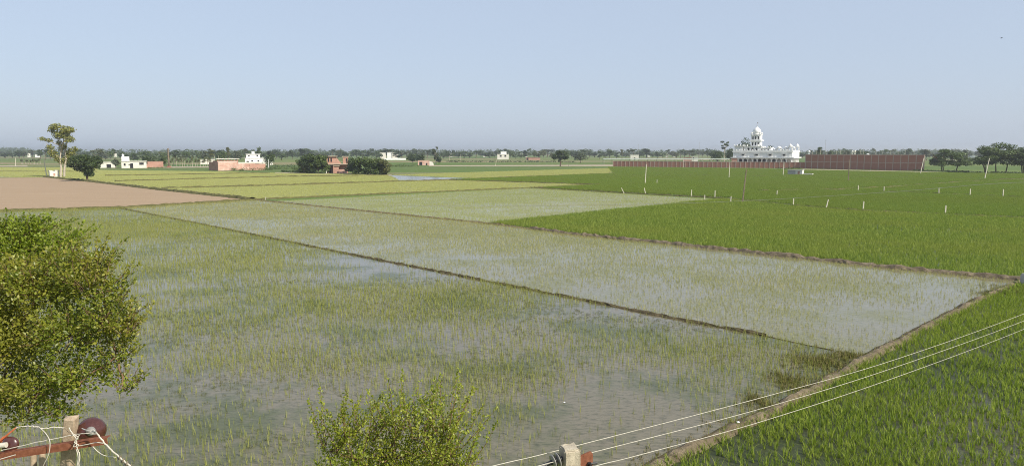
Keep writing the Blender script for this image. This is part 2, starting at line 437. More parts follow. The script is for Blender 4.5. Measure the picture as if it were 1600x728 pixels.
bund([(395, 312), (560, 329), (760, 349), (830, 358)], 0.5, 0.15, BUND, 'far stretch of the straw-topped bund')
bund([(830, 358), (900, 367), (1050, 382), (1200, 398), (1400, 420), (1597, 438.5), (1800, 461)], 0.75, 0.27, BUND_DRY, 'straw-topped earth bund in front of the deep green rice')
bund([(-300, 336), (0, 330), (185, 325), (395, 312.5)], 1.1, 0.28, BUND_GREEN, 'weedy bund along the near side of the bare plot', step=0.6)
bund([(395, 312.5), (600, 303.5), (830, 294)], 0.9, 0.25, BUND_GREEN, 'weedy bund beyond the pale flooded paddy', step=0.7)
bund([(830, 294), (980, 302.5), (1135, 310.5), (1240, 322), (1348, 330), (1480, 336), (1600, 341), (1900, 354)], 0.7, 0.22, BUND_GREEN, 'weedy bund carrying the row of short fence posts', step=0.6)
bund([(70, 277), (150, 285), (250, 297), (393, 312)], 1.5, 0.45, BUND_GREEN, 'dark green bund between bare plot and seedling fields', step=0.8)
bund([(165, 275), (420, 270.8)], 1.2, 0.35, BUND_GREEN, 'farthest thin bund crossing the seedling fields', step=1.5)
bund([(180, 283.6), (440, 276.6), (606, 274.2)], 1.0, 0.35, BUND_GREEN, 'second thin bund crossing the seedling fields', step=1.5)
bund([(255, 294.6), (420, 290.5), (560, 286), (700, 281.8)], 1.0, 0.35, BUND_GREEN, 'nearest thin bund crossing the seedling fields', step=1.2)
bund([(700, 281.6), (830, 285.5), (935, 289), (835, 293.5)], 0.8, 0.25, BUND_GREEN, 'thin bund round the tip of the seedling field', step=1.2)
bund([(700, 281.2), (960, 271.2)], 1.0, 0.3, BUND_GREEN, 'thin bund between light strip and green fields', step=1.5)
bund([(1190, 298), (1300, 297), (1400, 292), (1500, 284.6), (1600, 280)], 0.8, 0.24, BUND_GREEN, 'thin bund rising through the far green rice', step=1.2)
bund([(1290, 297.3), (1400, 300.3), (1600, 309), (1900, 322)], 0.7, 0.22, BUND_GREEN, 'thin bund under the farther row of fence posts', step=1.0)
bund([(950, 274), (1250, 276), (1600, 281)], 0.9, 0.25, BUND_GREEN, 'thin bund crossing below the low brick wall', step=1.6)
bund([(-250, 268), (150, 268.5)], 1.2, 0.3, BUND_GREEN, 'thin bund behind the tall pale tree', step=2.0)

# ------------------------------------------------------------------ crops: uncountable seedlings, instanced on points
def blades(n, hmin, hmax, wid, spread, bend, seg=2, droop=0.0):
    """a tuft of n tapering curved blades -> V, F(tri)"""
    V = []; F = []
    for i in range(n):
        a = RNG.uniform(0, 2 * math.pi); r = spread * math.sqrt(RNG.random())
        bx, by = r * math.cos(a), r * math.sin(a)
        L = RNG.uniform(hmin, hmax); az = RNG.uniform(0, 2 * math.pi); lean = RNG.uniform(0.0, bend)
        w = wid * RNG.uniform(0.7, 1.25); wa = az + math.pi / 2 + RNG.uniform(-0.5, 0.5)
        sx, sy = math.cos(wa) * w / 2, math.sin(wa) * w / 2
        b0 = len(V)
        for s in range(seg):
            t = s / seg; out = lean * L * t ** 1.7; z = L * t * (1 - droop * t * lean)
            x, y = bx + math.cos(az) * out, by + math.sin(az) * out; k = 1 - 0.55 * t
            V += [(x - sx * k, y - sy * k, z), (x + sx * k, y + sy * k, z)]
        out = lean * L; V.append((bx + math.cos(az) * out, by + math.sin(az) * out, L * (1 - droop * lean)))
        for s in range(seg - 1):
            q = b0 + 2 * s; F += [(q, q + 1, q + 3), (q, q + 3, q + 2)]
        q = b0 + 2 * (seg - 1); F.append((q, q + 1, q + 2))
    return np.array(V), np.array(F)
def patch(size, clumps, n, hmin, hmax, wid, spread, bend):
    Vs, Fs, o = [], [], 0
    for i in range(clumps):
        v, f = blades(n, hmin, hmax, wid, spread, bend, 1)
        v = v + np.array([RNG.uniform(-size / 2, size / 2), RNG.uniform(-size / 2, size / 2), 0]); Vs.append(v); Fs.append(f + o); o += len(v)
    return np.vstack(Vs), np.vstack(Fs)
def variant_set(name, makers, mat):
    c = bpy.data.collections.new(name)
    for i, mk in enumerate(makers):
        V, F = mk()
        me = tri_mesh(name + '_tuft', V, F); me.materials.append(mat)
        c.objects.link(bpy.data.objects.new(name + '_tuft', me))
    return c
def scatter(name, pts, scl, rotz, vset, label, tilt=0.0, cat=None):
    n = len(pts)
    me = bpy.data.meshes.new(name); me.vertices.add(n)
    me.vertices.foreach_set('co', np.asarray(pts, np.float32).ravel())
    a = me.attributes.new('scl', 'FLOAT', 'POINT'); a.data.foreach_set('value', np.asarray(scl, np.float32))
    rot = np.zeros((n, 3), np.float32); rot[:, 2] = rotz
    if tilt: rot[:, 0] = RNG.normal(0, tilt, n); rot[:, 1] = RNG.normal(0, tilt, n)
    a = me.attributes.new('rot', 'FLOAT_VECTOR', 'POINT'); a.data.foreach_set('vector', rot.ravel())
    a = me.attributes.new('vid', 'INT', 'POINT'); a.data.foreach_set('value', RNG.integers(0, len(vset.objects), n).astype(np.int32))
    o = mesh_obj(name, me, None); tag(o, label, cat, None, 'stuff')
    ng = bpy.data.node_groups.new(name, 'GeometryNodeTree')
    ng.interface.new_socket('Geometry', in_out='INPUT', socket_type='NodeSocketGeometry')
    ng.interface.new_socket('Geometry', in_out='OUTPUT', socket_type='NodeSocketGeometry')
    gi = ng.nodes.new('NodeGroupInput'); go = ng.nodes.new('NodeGroupOutput')
    ci = ng.nodes.new('GeometryNodeCollectionInfo'); ci.inputs['Collection'].default_value = vset
    ci.inputs['Separate Children'].default_value = True; ci.inputs['Reset Children'].default_value = True
    ip = ng.nodes.new('GeometryNodeInstanceOnPoints'); ip.inputs['Pick Instance'].default_value = True
    def att(nm, dt):
        x = ng.nodes.new('GeometryNodeInputNamedAttribute'); x.data_type = dt; x.inputs['Name'].default_value = nm; return x.outputs[0]
    er = ng.nodes.new('FunctionNodeEulerToRotation')
    ng.links.new(att('rot', 'FLOAT_VECTOR'), er.inputs[0])
    ng.links.new(gi.outputs[0], ip.inputs['Points']); ng.links.new(ci.outputs[0], ip.inputs['Instance'])
    ng.links.new(att('vid', 'INT'), ip.inputs['Instance Index']); ng.links.new(er.outputs[0], ip.inputs['Rotation'])
    ng.links.new(att('scl', 'FLOAT'), ip.inputs['Scale']); ng.links.new(ip.outputs[0], go.inputs[0])
    md = o.modifiers.new('scatter', 'NODES'); md.node_group = ng
    return o
def inside(poly, x, y):
    r = np.zeros(len(x), bool); n = len(poly)
    for i in range(n):
        x0, y0 = poly[i]; x1, y1 = poly[(i + 1) % n]
        c = ((y0 > y) != (y1 > y)) & (x < (x1 - x0) * (y - y0) / ((y1 - y0) + 1e-12) + x0); r ^= c
    return r
def grid_points(pxs, sx, sy, rot=0.0, jit=0.5, shrink=0.0, margin=1.25, ymax=None):
    """jittered rows filling a field, kept to what lies near the view"""
    P = np.array([[v.x, v.y] for v in (at(*p) for p in pxs)])
    c, s = math.cos(rot), math.sin(rot)
    Q = np.column_stack([P[:, 0] * c + P[:, 1] * s, -P[:, 0] * s + P[:, 1] * c])
    u, v = np.meshgrid(np.arange(Q[:, 0].min(), Q[:, 0].max(), sx), np.arange(Q[:, 1].min(), Q[:, 1].max(), sy))
    u = u.ravel(); v = v.ravel(); n = len(u)
    u = u + RNG.uniform(-jit, jit, n) * sx; v = v + RNG.uniform(-jit, jit, n) * sy
    x = u * c - v * s; y = u * s + v * c
    k = (y > 12) & (np.abs(x) < (y + 3) * 800 / 1120 * margin)
    if ymax: k &= y < ymax
    x, y = x[k], y[k]
    k = inside(P.tolist(), x, y); return x[k], y[k]
RASTER = np.zeros((1600, 1200), bool)      # 0.5 m cells, x from -400, y from 0
for pts, w, h in BUNDS:
    for p in resample(pts, 0.25):
        i, j = int((p.x + 400) * 2), int(p.y * 2)
        if 0 <= i < 1600 and 0 <= j < 1200: RASTER[i, j] = True
def clear(x, y, r):
    m = RASTER.copy(); k = int(round(r * 2))
    for _ in range(k):
        q = m.copy(); q[1:] |= m[:-1]; q[:-1] |= m[1:]; q[:, 1:] |= m[:, :-1]; q[:, :-1] |= m[:, 1:]; m = q
    i = np.clip(((x + 400) * 2).astype(int), 0, 1599); j = np.clip((y * 2).astype(int), 0, 1199)
    return ~m[i, j]
def blob(x, y, px, py, rx, ry=None):
    """soft blob of a drift on the ground, radii in metres along and across the view"""
    p = at(px, py); ry = ry or rx
    return np.exp(-(((x - p.x) / rx) ** 2 + ((y - p.y) / ry) ** 2))

LEAF_SEED = leaf_mat('seedling_leaf', [(0.17, 0.20, 0.05), (0.28, 0.305, 0.08), (0.42, 0.42, 0.13), (0.22, 0.245, 0.06)], 0.42, 0.6, 0.3, (0.35, 0.33, 0.11), 0.2, spec=0.2)
LEAF_SEED2 = leaf_mat('seedling_leaf_pale', [(0.19, 0.20, 0.06), (0.33, 0.335, 0.12), (0.50, 0.47, 0.20), (0.26, 0.27, 0.085)], 0.42, 0.6, 0.4, (0.37, 0.33, 0.13), 0.15, spec=0.2)
LEAF_WEED = leaf_mat('water_weed_leaf', [(0.065, 0.075, 0.02), (0.10, 0.11, 0.028), (0.15, 0.155, 0.04)], 0.3, 0.65, spec=0.2)
LEAF_RICE = leaf_mat('rice_leaf', [(0.068, 0.12, 0.013), (0.165, 0.24, 0.028), (0.39, 0.45, 0.08), (0.11, 0.175, 0.018)], 0.42, 0.6, 0.35, (0.26, 0.295, 0.05), 0.25, spec=0.15)
LEAF_RICE_FAR = leaf_mat('rice_leaf_far', [(0.10, 0.16, 0.028), (0.20, 0.27, 0.048), (0.345, 0.395, 0.09), (0.145, 0.21, 0.035)], 0.42, 0.6, 0.6, (0.265, 0.295, 0.065), 0.07, spec=0.15)
LEAF_LIGHT = leaf_mat('young_rice_leaf', [(0.37, 0.385, 0.15), (0.43, 0.44, 0.18), (0.49, 0.485, 0.21), (0.40, 0.41, 0.165)], 0.42, 0.6, 0.5, (0.44, 0.42, 0.18), 0.03, spec=0.15)
LEAF_PALE = leaf_mat('pale_rice_leaf', [(0.27, 0.32, 0.10), (0.33, 0.37, 0.125), (0.38, 0.40, 0.15), (0.30, 0.345, 0.11)], 0.42, 0.6, spec=0.2)
LEAF_TUFT = leaf_mat('bund_grass_leaf', [(0.07, 0.08, 0.02), (0.12, 0.125, 0.03), (0.20, 0.17, 0.07), (0.28, 0.225, 0.11)], 0.3, 0.7, spec=0.15)

seed_set = variant_set('seedling', [lambda i=i: blades(3 + i % 3, 0.20, 0.40, 0.012, 0.035, 0.32, 2, 0.3) for i in range(6)], LEAF_SEED)
seed2_set = variant_set('seedling_pale', [lambda i=i: blades(3 + i % 3, 0.13, 0.28, 0.012, 0.05, 0.5, 2, 0.3) for i in range(6)], LEAF_SEED2)
weed_set = variant_set('water_weed', [lambda i=i: blades(20, 0.05, 0.15, 0.011, 0.16, 0.9, 2, 0.5) for i in range(5)], LEAF_WEED)
rice_set = variant_set('rice', [lambda i=i: blades(9 + i, 0.18, 0.42, 0.017, 0.05, 0.85, 3, 0.35) for i in range(6)], LEAF_RICE)
rice2_set = variant_set('rice_mid', [lambda i=i: blades(9, 0.28, 0.46, 0.028, 0.10, 0.6, 2, 0.35) for i in range(6)], LEAF_RICE_FAR)
LEAF_RICE_HORIZON = leaf_mat('rice_leaf_horizon', [(0.125, 0.19, 0.034), (0.185, 0.255, 0.045), (0.255, 0.315, 0.063), (0.15, 0.215, 0.038)], 0.42, 0.6, 0.6, (0.20, 0.24, 0.048), 0.035, spec=0.15)
ricep_set = variant_set('rice_patch', [lambda i=i: patch(2.3, 150, 3, 0.25, 0.48, 0.045, 0.10, 0.6) for i in range(5)], LEAF_RICE_HORIZON)
lightp_set = variant_set('young_rice_patch', [lambda i=i: patch(2.3, 105, 3, 0.10, 0.22, 0.040, 0.08, 0.5) for i in range(5)], LEAF_LIGHT)
palep_set = variant_set('pale_rice', [lambda i=i: blades(4, 0.16, 0.30, 0.016, 0.05, 0.5, 2, 0.3) for i in range(5)], LEAF_PALE)
tuft_set = variant_set('bund_grass', [lambda i=i: blades(10, 0.08, 0.26, 0.014, 0.08, 0.9, 2, 0.4) for i in range(5)], LEAF_TUFT)

# near flooded paddy: thin seedlings, thick in drifts, missing where the water is open
x, y = grid_points(F1, 0.165, 0.14, R(43), 0.45)
far = np.clip((y - 45) / 40, 0, 1)
d = 0.27 + 0.16 * far + (0.55 * (fbm(x * 0.5, y, 0.16) - 0.45) * 2.4 + 0.5 * (fbm(x * .6, y, 0.55) - 0.5)) * (1 - 0.7 * far)
g = (0.55 * blob(x, y, 640, 470, 9, 7) + 0.6 * blob(x, y, 830, 480, 7, 5) + 0.7 * blob(x, y, 780, 600, 3.2, 2.6) + 0.55 * blob(x, y, 1130, 552, 2.6, 2.2)
     + 0.35 * blob(x, y, 420, 560, 4, 3) + 0.5 * blob(x, y, 700, 640, 3, 2) + 0.5 * blob(x, y, 330, 420, 14, 10) + 0.5 * blob(x, y, 150, 360, 22, 14))
h = (0.75 * blob(x, y, 640, 425, 6, 4) + 0.7 * blob(x, y, 900, 490, 5, 3) + 0.7 * blob(x, y, 560, 405, 6, 4) + 0.6 * blob(x, y, 1010, 660, 3.0, 3.0) + 0.45 * blob(x, y, 480, 545, 4, 2) + 0.5 * blob(x, y, 740, 540, 3.5, 1.6)
     + 0.5 * blob(x, y, 330, 600, 3, 2) + 0.5 * blob(x, y, 220, 560, 2.0, 3) + 0.55 * blob(x, y, 560, 640, 2.4, 1.6) + 0.4 * blob(x, y, 950, 580, 3, 2))
dens = np.clip(d + g - h + 0.16 * np.clip((42 - y) / 20, 0, 1) - 0.10 * np.clip((y - 55) / 25, 0, 1), 0.07, 0.97)
k = RNG.random(len(x)) < dens
x1, y1 = x[k], y[k]
scatter('rice_seedlings', np.column_stack([x1, y1, np.full(len(x1), 0.0)]), RNG.uniform(0.55, 1.15, len(x1)), RNG.uniform(0, 6.28, len(x1)), seed_set,
        'thin yellow-green rice seedlings standing in the near flooded paddy', 0.10)
# drowned weed and algae in the same paddy
x, y = grid_points(F1, 0.21, 0.21, 0.3, 0.5)
wd = 1.8 * (fbm(x * .5 + 50, y, 0.24) - 0.47) + 0.30 * (fbm(x, y, 1.3) - 0.5)
gw = (0.5 * blob(x, y, 780, 600, 2.8, 2.3) + 0.32 * blob(x, y, 830, 485, 6, 4) + 0.6 * blob(x, y, 1120, 556, 2.2, 1.8) + 0.95 * blob(x, y, 1290, 572, 1.9, 2.4) + 0.25 * blob(x, y, 700, 640, 3, 2)
      + 0.9 * blob(x, y, 1240, 605, 0.9, 1.6) + 0.35 * blob(x, y, 690, 475, 5, 4))
k = RNG.random(len(x)) < np.clip(wd + gw - 0.4 * blob(x, y, 1000, 650, 3, 3) - 0.4 * blob(x, y, 640, 420, 7, 4), 0.0, 0.95) * np.clip(1.3 - y / 110, 0.15, 1)
scatter('water_weeds', np.column_stack([x[k], y[k], np.full(k.sum(), 0.0)]), RNG.uniform(0.4, 0.95, k.sum()), RNG.uniform(0, 6.28, k.sum()), weed_set,
        'dark drifts of weed in the near flooded paddy', 0.2)
# middle flooded paddy
x, y = grid_points(F2, 0.17, 0.15, R(43), 0.45)
d = 0.50 + 1.0 * (fbm(x + 20, y, 0.10) - 0.45)
h = 0.5 * blob(x, y, 1500, 462, 4.5, 4) + 0.45 * blob(x, y, 720, 405, 7, 3) + 0.3 * blob(x, y, 1000, 460, 6, 3) + 0.3 * blob(x, y, 400, 345, 10, 6) + 0.35 * blob(x, y, 1400, 500, 3, 4)
g = 0.3 * blob(x, y, 450, 335, 16, 10) + 0.3 * blob(x, y, 780, 370, 16, 8) + 0.4 * blob(x, y, 1190, 480, 4, 3)
k = RNG.random(len(x)) < np.clip(d + g - h, 0.08, 0.9)
scatter('rice_seedlings', np.column_stack([x[k], y[k], np.full(k.sum(), 0.0)]), RNG.uniform(0.6, 1.1, k.sum()), RNG.uniform(0, 6.28, k.sum()), seed2_set,
        'pale yellowish rice seedlings in the middle flooded paddy', 0.12)
# near dense rice on the right
x, y = grid_points(F3, 0.185, 0.135, R(52), 0.33)
d = 0.90 - 1.2 * np.clip(fbm(x, y, 0.35) - 0.50, 0, 1) - 0.7 * np.clip(fbm(x + 9, y, 1.2) - 0.55, 0, 1) - 0.4 * blob(x, y, 1500, 600, 1.8, 5) - 0.45 * blob(x, y, 1590, 540, 2, 4) - 0.3 * blob(x, y, 1250, 700, 1.5, 1.2) - 0.25 * blob(x, y, 1560, 700, 2.5, 3)
k = RNG.random(len(x)) < d
scatter('dense_rice', np.column_stack([x[k], y[k], np.full(k.sum(), 0.0)]), RNG.uniform(0.6, 1.05, k.sum()) * (0.85 + 0.35 * fbm(x[k], y[k], 0.3)), RNG.uniform(0, 6.28, k.sum()), rice_set,
        'dense bright green rice filling the near field beside the wires', 0.10)
# deep green rice beyond the straw-topped bund
x, y = grid_points(F5, 0.235, 0.225, R(43), 0.35)
k = RNG.random(len(x)) < 0.97 - 0.8 * np.clip(fbm(x, y, 0.16) - 0.60, 0, 1) * (x > 20) - 0.35 * blob(x, y, 1480, 360, 12, 3) - 0.3 * blob(x, y, 1400, 352, 6, 3) - 0.35 * np.clip(fbm(x * .3, y, 0.5) - .55, 0, 1) * (x > 14)
k &= clear(x, y, 0.5)
scatter('green_rice', np.column_stack([x[k], y[k], np.full(k.sum(), 0.0)]), RNG.uniform(0.6, 1.15, k.sum()) * (0.78 + 0.45 * fbm(x[k], y[k], 0.12)), RNG.uniform(0, 6.28, k.sum()), rice2_set,
        'deep green rice behind the straw-topped bund', 0.08)
# pale flooded paddy
x, y = grid_points(F4, 0.27, 0.27, R(43), 0.45)
d = 0.85 + 0.9 * (fbm(x, y, 0.06) - 0.5) - 0.5 * blob(x, y, 900, 318, 9, 12) - 0.45 * blob(x, y, 1010, 309, 12, 8)
k = RNG.random(len(x)) < d
scatter('pale_rice', np.column_stack([x[k], y[k], np.full(k.sum(), 0.0)]), RNG.uniform(0.7, 1.1, k.sum()), RNG.uniform(0, 6.28, k.sum()), palep_set,
        'pale green seedlings in the flooded paddy beyond the middle field', 0.1)
def far_field(name, pxs, vset, label, keep=1.0, step=2.0):
    x, y = grid_points(pxs, step, step, R(43), 0.12)
    k = (RNG.random(len(x)) < keep) & clear(x, y, 1.5)
    x, y = x[k], y[k]
    scatter(name, np.column_stack([x, y, np.zeros(len(x))]), RNG.uniform(0.85, 1.1, len(x)), RNG.integers(0, 4, len(x)) * (math.pi / 2), vset, label)
far_field('far_rice', F6, ricep_set, 'even green rice of the far right fields')
far_field('young_rice', L1, lightp_set, 'yellow-green young rice of the fields below the brick house')
far_field('young_rice', L3, lightp_set, 'light green young rice beyond the strip of water')
far_field('young_rice', L0, lightp_set, 'light green young rice behind the bare plot')
# grass along the bunds
P = []
for pts, w, h in BUNDS:
    for p in resample(pts, 0.5 if depth(pts[0]) < 150 else 1.5):
        if p.y < 14 or abs(p.x) > p.y * 0.9: continue
        f = float(vnoise(p.x, p.y, 0.25))
        for _ in range(2 if p.y < 120 else 3):
            if random.random() < 0.25 + 0.75 * f:
                q = w * random.uniform(-0.55, 0.55)
                P.append((p.x + q * 0.7, p.y + q * 0.7, h * 0.35 * random.random()))
for px, py, n, rx, ry in ((1285, 566, 420, 1.3, 1.1), (1240, 600, 260, .7, 1.3), (1190, 632, 160, .5, 1.0), (1330, 557, 160, .7, .6), (1580, 452, 140, 1.2, 1.2), (1545, 458, 70, 1.2, .6), (790, 350, 120, 2.5, .8)):
    c = at(px, py)
    for _ in range(n): P.append((c.x + random.gauss(0, rx) * .6, c.y + random.gauss(0, ry) * .6, 0.0))
for p in resample([at(850, 820), at(1018, 727), at(1141, 668), at(1243, 619), at(1330, 572)], 0.06):   # weedy margin on the water side
    q = abs(random.gauss(0, .55))
    if random.random() < .6 * math.exp(-q): P.append((p.x - q * .75 - .1, p.y + q * .66 + .1, 0.0))
P = np.array(P)
scatter('bund_grass', P, RNG.uniform(0.5, 1.1, len(P)) * (1 + P[:, 1] / 170), RNG.uniform(0, 6.28, len(P)), tuft_set, 'short dry and green grass growing along the earth bunds', 0.2)

# ------------------------------------------------------------------ trees
def leaf_cloud(centers, radii, n_leaves, size, flat=0.55, up=0.35, shell=0.55):
    """leaf-clump faces spread through lumpy lobes -> V, F(quad)"""
    centers = np.asarray(centers, float); radii = np.asarray(radii, float)
    vol = radii[:, 0] * radii[:, 1] * radii[:, 2]; pr = vol ** 0.72; pr /= pr.sum()
    li = RNG.choice(len(centers), n_leaves, p=pr)
    d = RNG.normal(size=(n_leaves, 3)); d /= np.linalg.norm(d, axis=1)[:, None]
    r = RNG.random(n_leaves) ** (1 / 3.0); r = shell + (1 - shell) * r * np.where(RNG.random(n_leaves) < 0.75, 1, RNG.random(n_leaves))
    r *= 1 + RNG.normal(0, 0.10, n_leaves)
    p = centers[li] + d * radii[li] * r[:, None]
    nrm = d * (1 - flat) + RNG.normal(size=(n_leaves, 3)) * flat + np.array([0, 0, up]); nrm /= np.linalg.norm(nrm, axis=1)[:, None]
    t = np.cross(nrm, RNG.normal(size=(n_leaves, 3))); t /= np.linalg.norm(t, axis=1)[:, None]; b = np.cross(nrm, t)
    s = size * RNG.uniform(0.55, 1.3, n_leaves)[:, None]
    V = np.empty((n_leaves, 4, 3)); V[:, 0] = p - t * s * 0.6; V[:, 1] = p + b * s * 0.42 - t * s * 0.05; V[:, 2] = p + t * s * 0.6 + nrm * s * 0.12; V[:, 3] = p - b * s * 0.42 + t * s * 0.08
    return V.reshape(-1, 3), np.arange(n_leaves * 4).reshape(-1, 4)
def limb_mesh(mb, a, b, r0, r1, n=5, wob=0.06, sides=6):
    a = Vector(a); b = Vector(b); L = (b - a).length
    pts = [a.lerp(b, i / n) + (Vector((random.uniform(-1, 1), random.uniform(-1, 1), random.uniform(-.5, .5))) * L * wob if 0 < i < n else Vector((0, 0, 0))) for i in range(n + 1)]
    mb.tube(pts, [r0 + (r1 - r0) * i / n for i in range(n + 1)], sides); return pts
def make_crown(kind, Hh, Wd):
    """lobes of a crown of overall height Hh, width Wd; returns lobes, trunk height"""
    c, r = [], []
    if kind == 'round':
        th = 0.16 * Hh
        for i in range(13):
            a = random.uniform(0, 6.28); q = math.sqrt(random.random()) * 0.33 * Wd; z = random.uniform(0.33, 0.80) * Hh
            k = (1 - 0.5 * abs(z / Hh - 0.5) * 2)
            c.append((q * k * math.cos(a), q * k * math.sin(a), z)); s = random.uniform(0.14, 0.24) * Wd; r.append((s, s, s * random.uniform(0.55, 0.9)))
        c.append((0, 0, 0.55 * Hh)); r.append((0.36 * Wd, 0.36 * Wd, 0.30 * Hh))
    elif kind == 'spread':
        th = 0.22 * Hh
        for i in range(18):
            a = random.uniform(0, 6.28); q = math.sqrt(random.random()) * 0.40 * Wd; z = (0.30 + 0.52 * random.random() * (1 - (q / (0.5 * Wd)) ** 2)) * Hh
            c.append((q * math.cos(a), q * math.sin(a), z)); s = random.uniform(0.10, 0.18) * Wd; r.append((s, s, s * random.uniform(0.4, 0.6)))
        c.append((0, 0, 0.5 * Hh)); r.append((0.36 * Wd, 0.36 * Wd, 0.26 * Hh)); c.append((0, 0, 0.76 * Hh)); r.append((0.22 * Wd, 0.22 * Wd, 0.2 * Hh))
    elif kind == 'hedge':
        th = 0.08 * Hh
        for i in range(22):
            a = random.uniform(0, 6.28); q = math.sqrt(random.random()) * 0.36 * Wd; z = random.uniform(0.10, 0.84) * Hh
            c.append((q * math.cos(a), q * math.sin(a), z)); s = random.uniform(0.13, 0.22) * Wd; r.append((s, s, s * random.uniform(0.6, 0.9)))
    elif kind == 'tall':
        th = 0.30 * Hh
        for i in range(16):
            z = random.uniform(0.32, 0.93) * Hh; q = random.uniform(0.05, 0.36) * Wd * (1.05 - 0.5 * abs(z / Hh - 0.65)); a = random.uniform(0, 6.28)
            c.append((q * math.cos(a), q * math.sin(a), z)); s = random.uniform(0.10, 0.2) * Wd; r.append((s, s, s * random.uniform(0.7, 1.1)))
    elif kind == 'pole':
        th = 0.35 * Hh
        for i in range(10):
            z = random.uniform(0.4, 0.95) * Hh; q = random.uniform(0.0, 0.2) * Wd; a = random.uniform(0, 6.28)
            c.append((q * math.cos(a), q * math.sin(a), z)); s = random.uniform(0.16, 0.28) * Wd; r.append((s, s, s * random.uniform(1.0, 1.6)))
    elif kind == 'tufted':
        th = 0.55 * Hh
        for i in range(9):
            z = random.uniform(0.60, 0.95) * Hh; q = random.uniform(0.1, 0.42) * Wd; a = random.uniform(0, 6.28)
            c.append((q * math.cos(a), q * math.sin(a), z)); s = random.uniform(0.12, 0.22) * Wd; r.append((s, s, s * 0.45))
    return c, r, th
def tree_meshes(kind, Hh, Wd, n, size, bark_sides=6, flat=0.55, shell=0.5):
    c, r, th = make_crown(kind, Hh, Wd)
    mb = MB(); rt = 0.022 * Hh + 0.03
    top = (random.uniform(-.03, .03) * Hh, random.uniform(-.03, .03) * Hh, th)
    limb_mesh(mb, (0, 0, -0.1), top, rt, rt * 0.7, 4, 0.02, bark_sides)
    for cc in c[:12]: limb_mesh(mb, top, (cc[0] * .9, cc[1] * .9, cc[2]), rt * 0.45, rt * 0.10, 3, 0.05, 4)
    V, F = leaf_cloud(c, r, n, size, flat, 0.35, shell)
    return mb.mesh('trunk'), tri_mesh('crown', V, F)
def tree(name, label, px, by, ty, wpx, kind, mat, bark=None, n=900, size=None, group=None, rz=None, meshes=None, cat='tree'):
    p = at(px, by); s = mpp(px, by); Hh = (by - ty) * s; Wd = wpx * s
    o = empty(name, p, random.uniform(0, 6.28) if rz is None else rz); tag(o, label, cat, group)
    if meshes is None:
        t, cr = tree_meshes(kind, Hh, Wd, n, size or max(0.35, 1.6 * s))
        mesh_obj('trunk', t, bark or BARK, o); mesh_obj('crown', cr, mat, o)
    else:
        t, cr, h0, w0 = meshes
        a = mesh_obj('trunk', t, bark or BARK, o); b = mesh_obj('crown', cr, mat, o)
        o.scale = (Wd / w0, Wd / w0, Hh / h0)
    return o
LT_DARK = leaf_mat('foliage_dark', [(0.034, 0.055, 0.016), (0.052, 0.080, 0.021), (0.072, 0.104, 0.026)], 0.25, 0.5)
LT_MID = leaf_mat('foliage_mid', [(0.05, 0.08, 0.02), (0.078, 0.115, 0.027), (0.11, 0.15, 0.036)], 0.28, 0.5)
LT_OLIVE = leaf_mat('foliage_olive', [(0.075, 0.09, 0.028), (0.11, 0.12, 0.036), (0.15, 0.15, 0.05)], 0.25, 0.55)
LT_PALE = leaf_mat('foliage_pale', [(0.15, 0.165, 0.04), (0.21, 0.22, 0.055), (0.27, 0.255, 0.07)], 0.3, 0.5)
LT_GREY = leaf_mat('foliage_greyish', [(0.06, 0.08, 0.045), (0.085, 0.105, 0.055), (0.115, 0.13, 0.07)], 0.2, 0.6)

# --- the tall pale tree with bare white limbs, and the dense round tree beside it
def tall_pale_tree():
    px, by, ty = 97, 277, 195
    p = at(px, by); s = mpp(px, by)
    o = empty('tall_tree', p); tag(o, 'tall sparse pale-trunked tree beside the bare plot', 'tree')
    mb = MB()
    def q(x, y, d=0.0): return Vector(((x - px) * s, d, (by - y) * s))
    stems = [[(95, 277, 0), (96, 262, .2), (95, 248, .3), (98, 232, .4), (96, 215, .5), (93, 202, .6)],
             [(99, 276, .5), (100, 262, .7), (103, 248, .9), (101, 236, 1.2), (106, 220, 1.4), (112, 206, 1.5)],
             [(96, 250, .3), (90, 240, -.8), (84, 230, -1.5), (80, 223, -2)], [(98, 238, .4), (104, 225, -1.0), (115, 216, -2.2), (121, 218, -2.4)],
             [(97, 226, .4), (88, 214, 1.5), (82, 203, 2.5)], [(96, 228, .4), (86, 222, -1), (75, 218, -2)], [(101, 240, 1), (106, 246, 2), (110, 240, 3)], [(100, 222, 1), (108, 208, -1), (118, 203, -2)]]
    for i, st in enumerate(stems):
        r0 = 0.40 if i < 2 else 0.16
        P = [q(*a) for a in st]; n = len(P)
        mb.tube(P, [r0 * (1 - 0.82 * k / (n - 1)) for k in range(n)], 7)
    mb.build('trunk', BARK_PALE, o)
    lobes = [(82, 203, 7, 6, 2), (94, 199, 9, 5, 0), (107, 204, 10, 6, 1), (118, 205, 7, 4, -2), (101, 211, 10, 5, 0), (90, 212, 7, 6, 2), (76, 218, 6, 3, -2), (83, 220, 5, 3, -1), (111, 214, 8, 4, -1),
             (120, 219, 6, 4, -2), (113, 221, 4, 3, -2), (94, 224, 5, 4, 1), (84, 231, 6, 5, -1), (88, 239, 6, 6, -1), (97, 232, 5, 5, 1), (107, 238, 7, 6, 2), (104, 246, 7, 6, 2), (91, 248, 5, 5, 0), (98, 253, 7, 5, 1), (112, 233, 4, 4, 3), (104, 228, 4, 4, 0)]
    c = [tuple(q(a, b, e)) for a, b, _, _, e in lobes]; r = [(w * s * 1.12, w * s * 1.12, h * s * 1.12) for _, _, w, h, _ in lobes]
    V, F = leaf_cloud(c, r, 5200, 0.46, 0.6, 0.3, 0.05)
    mesh_obj('crown', tri_mesh('crown', V, F), LT_PALE, o)
tall_pale_tree()
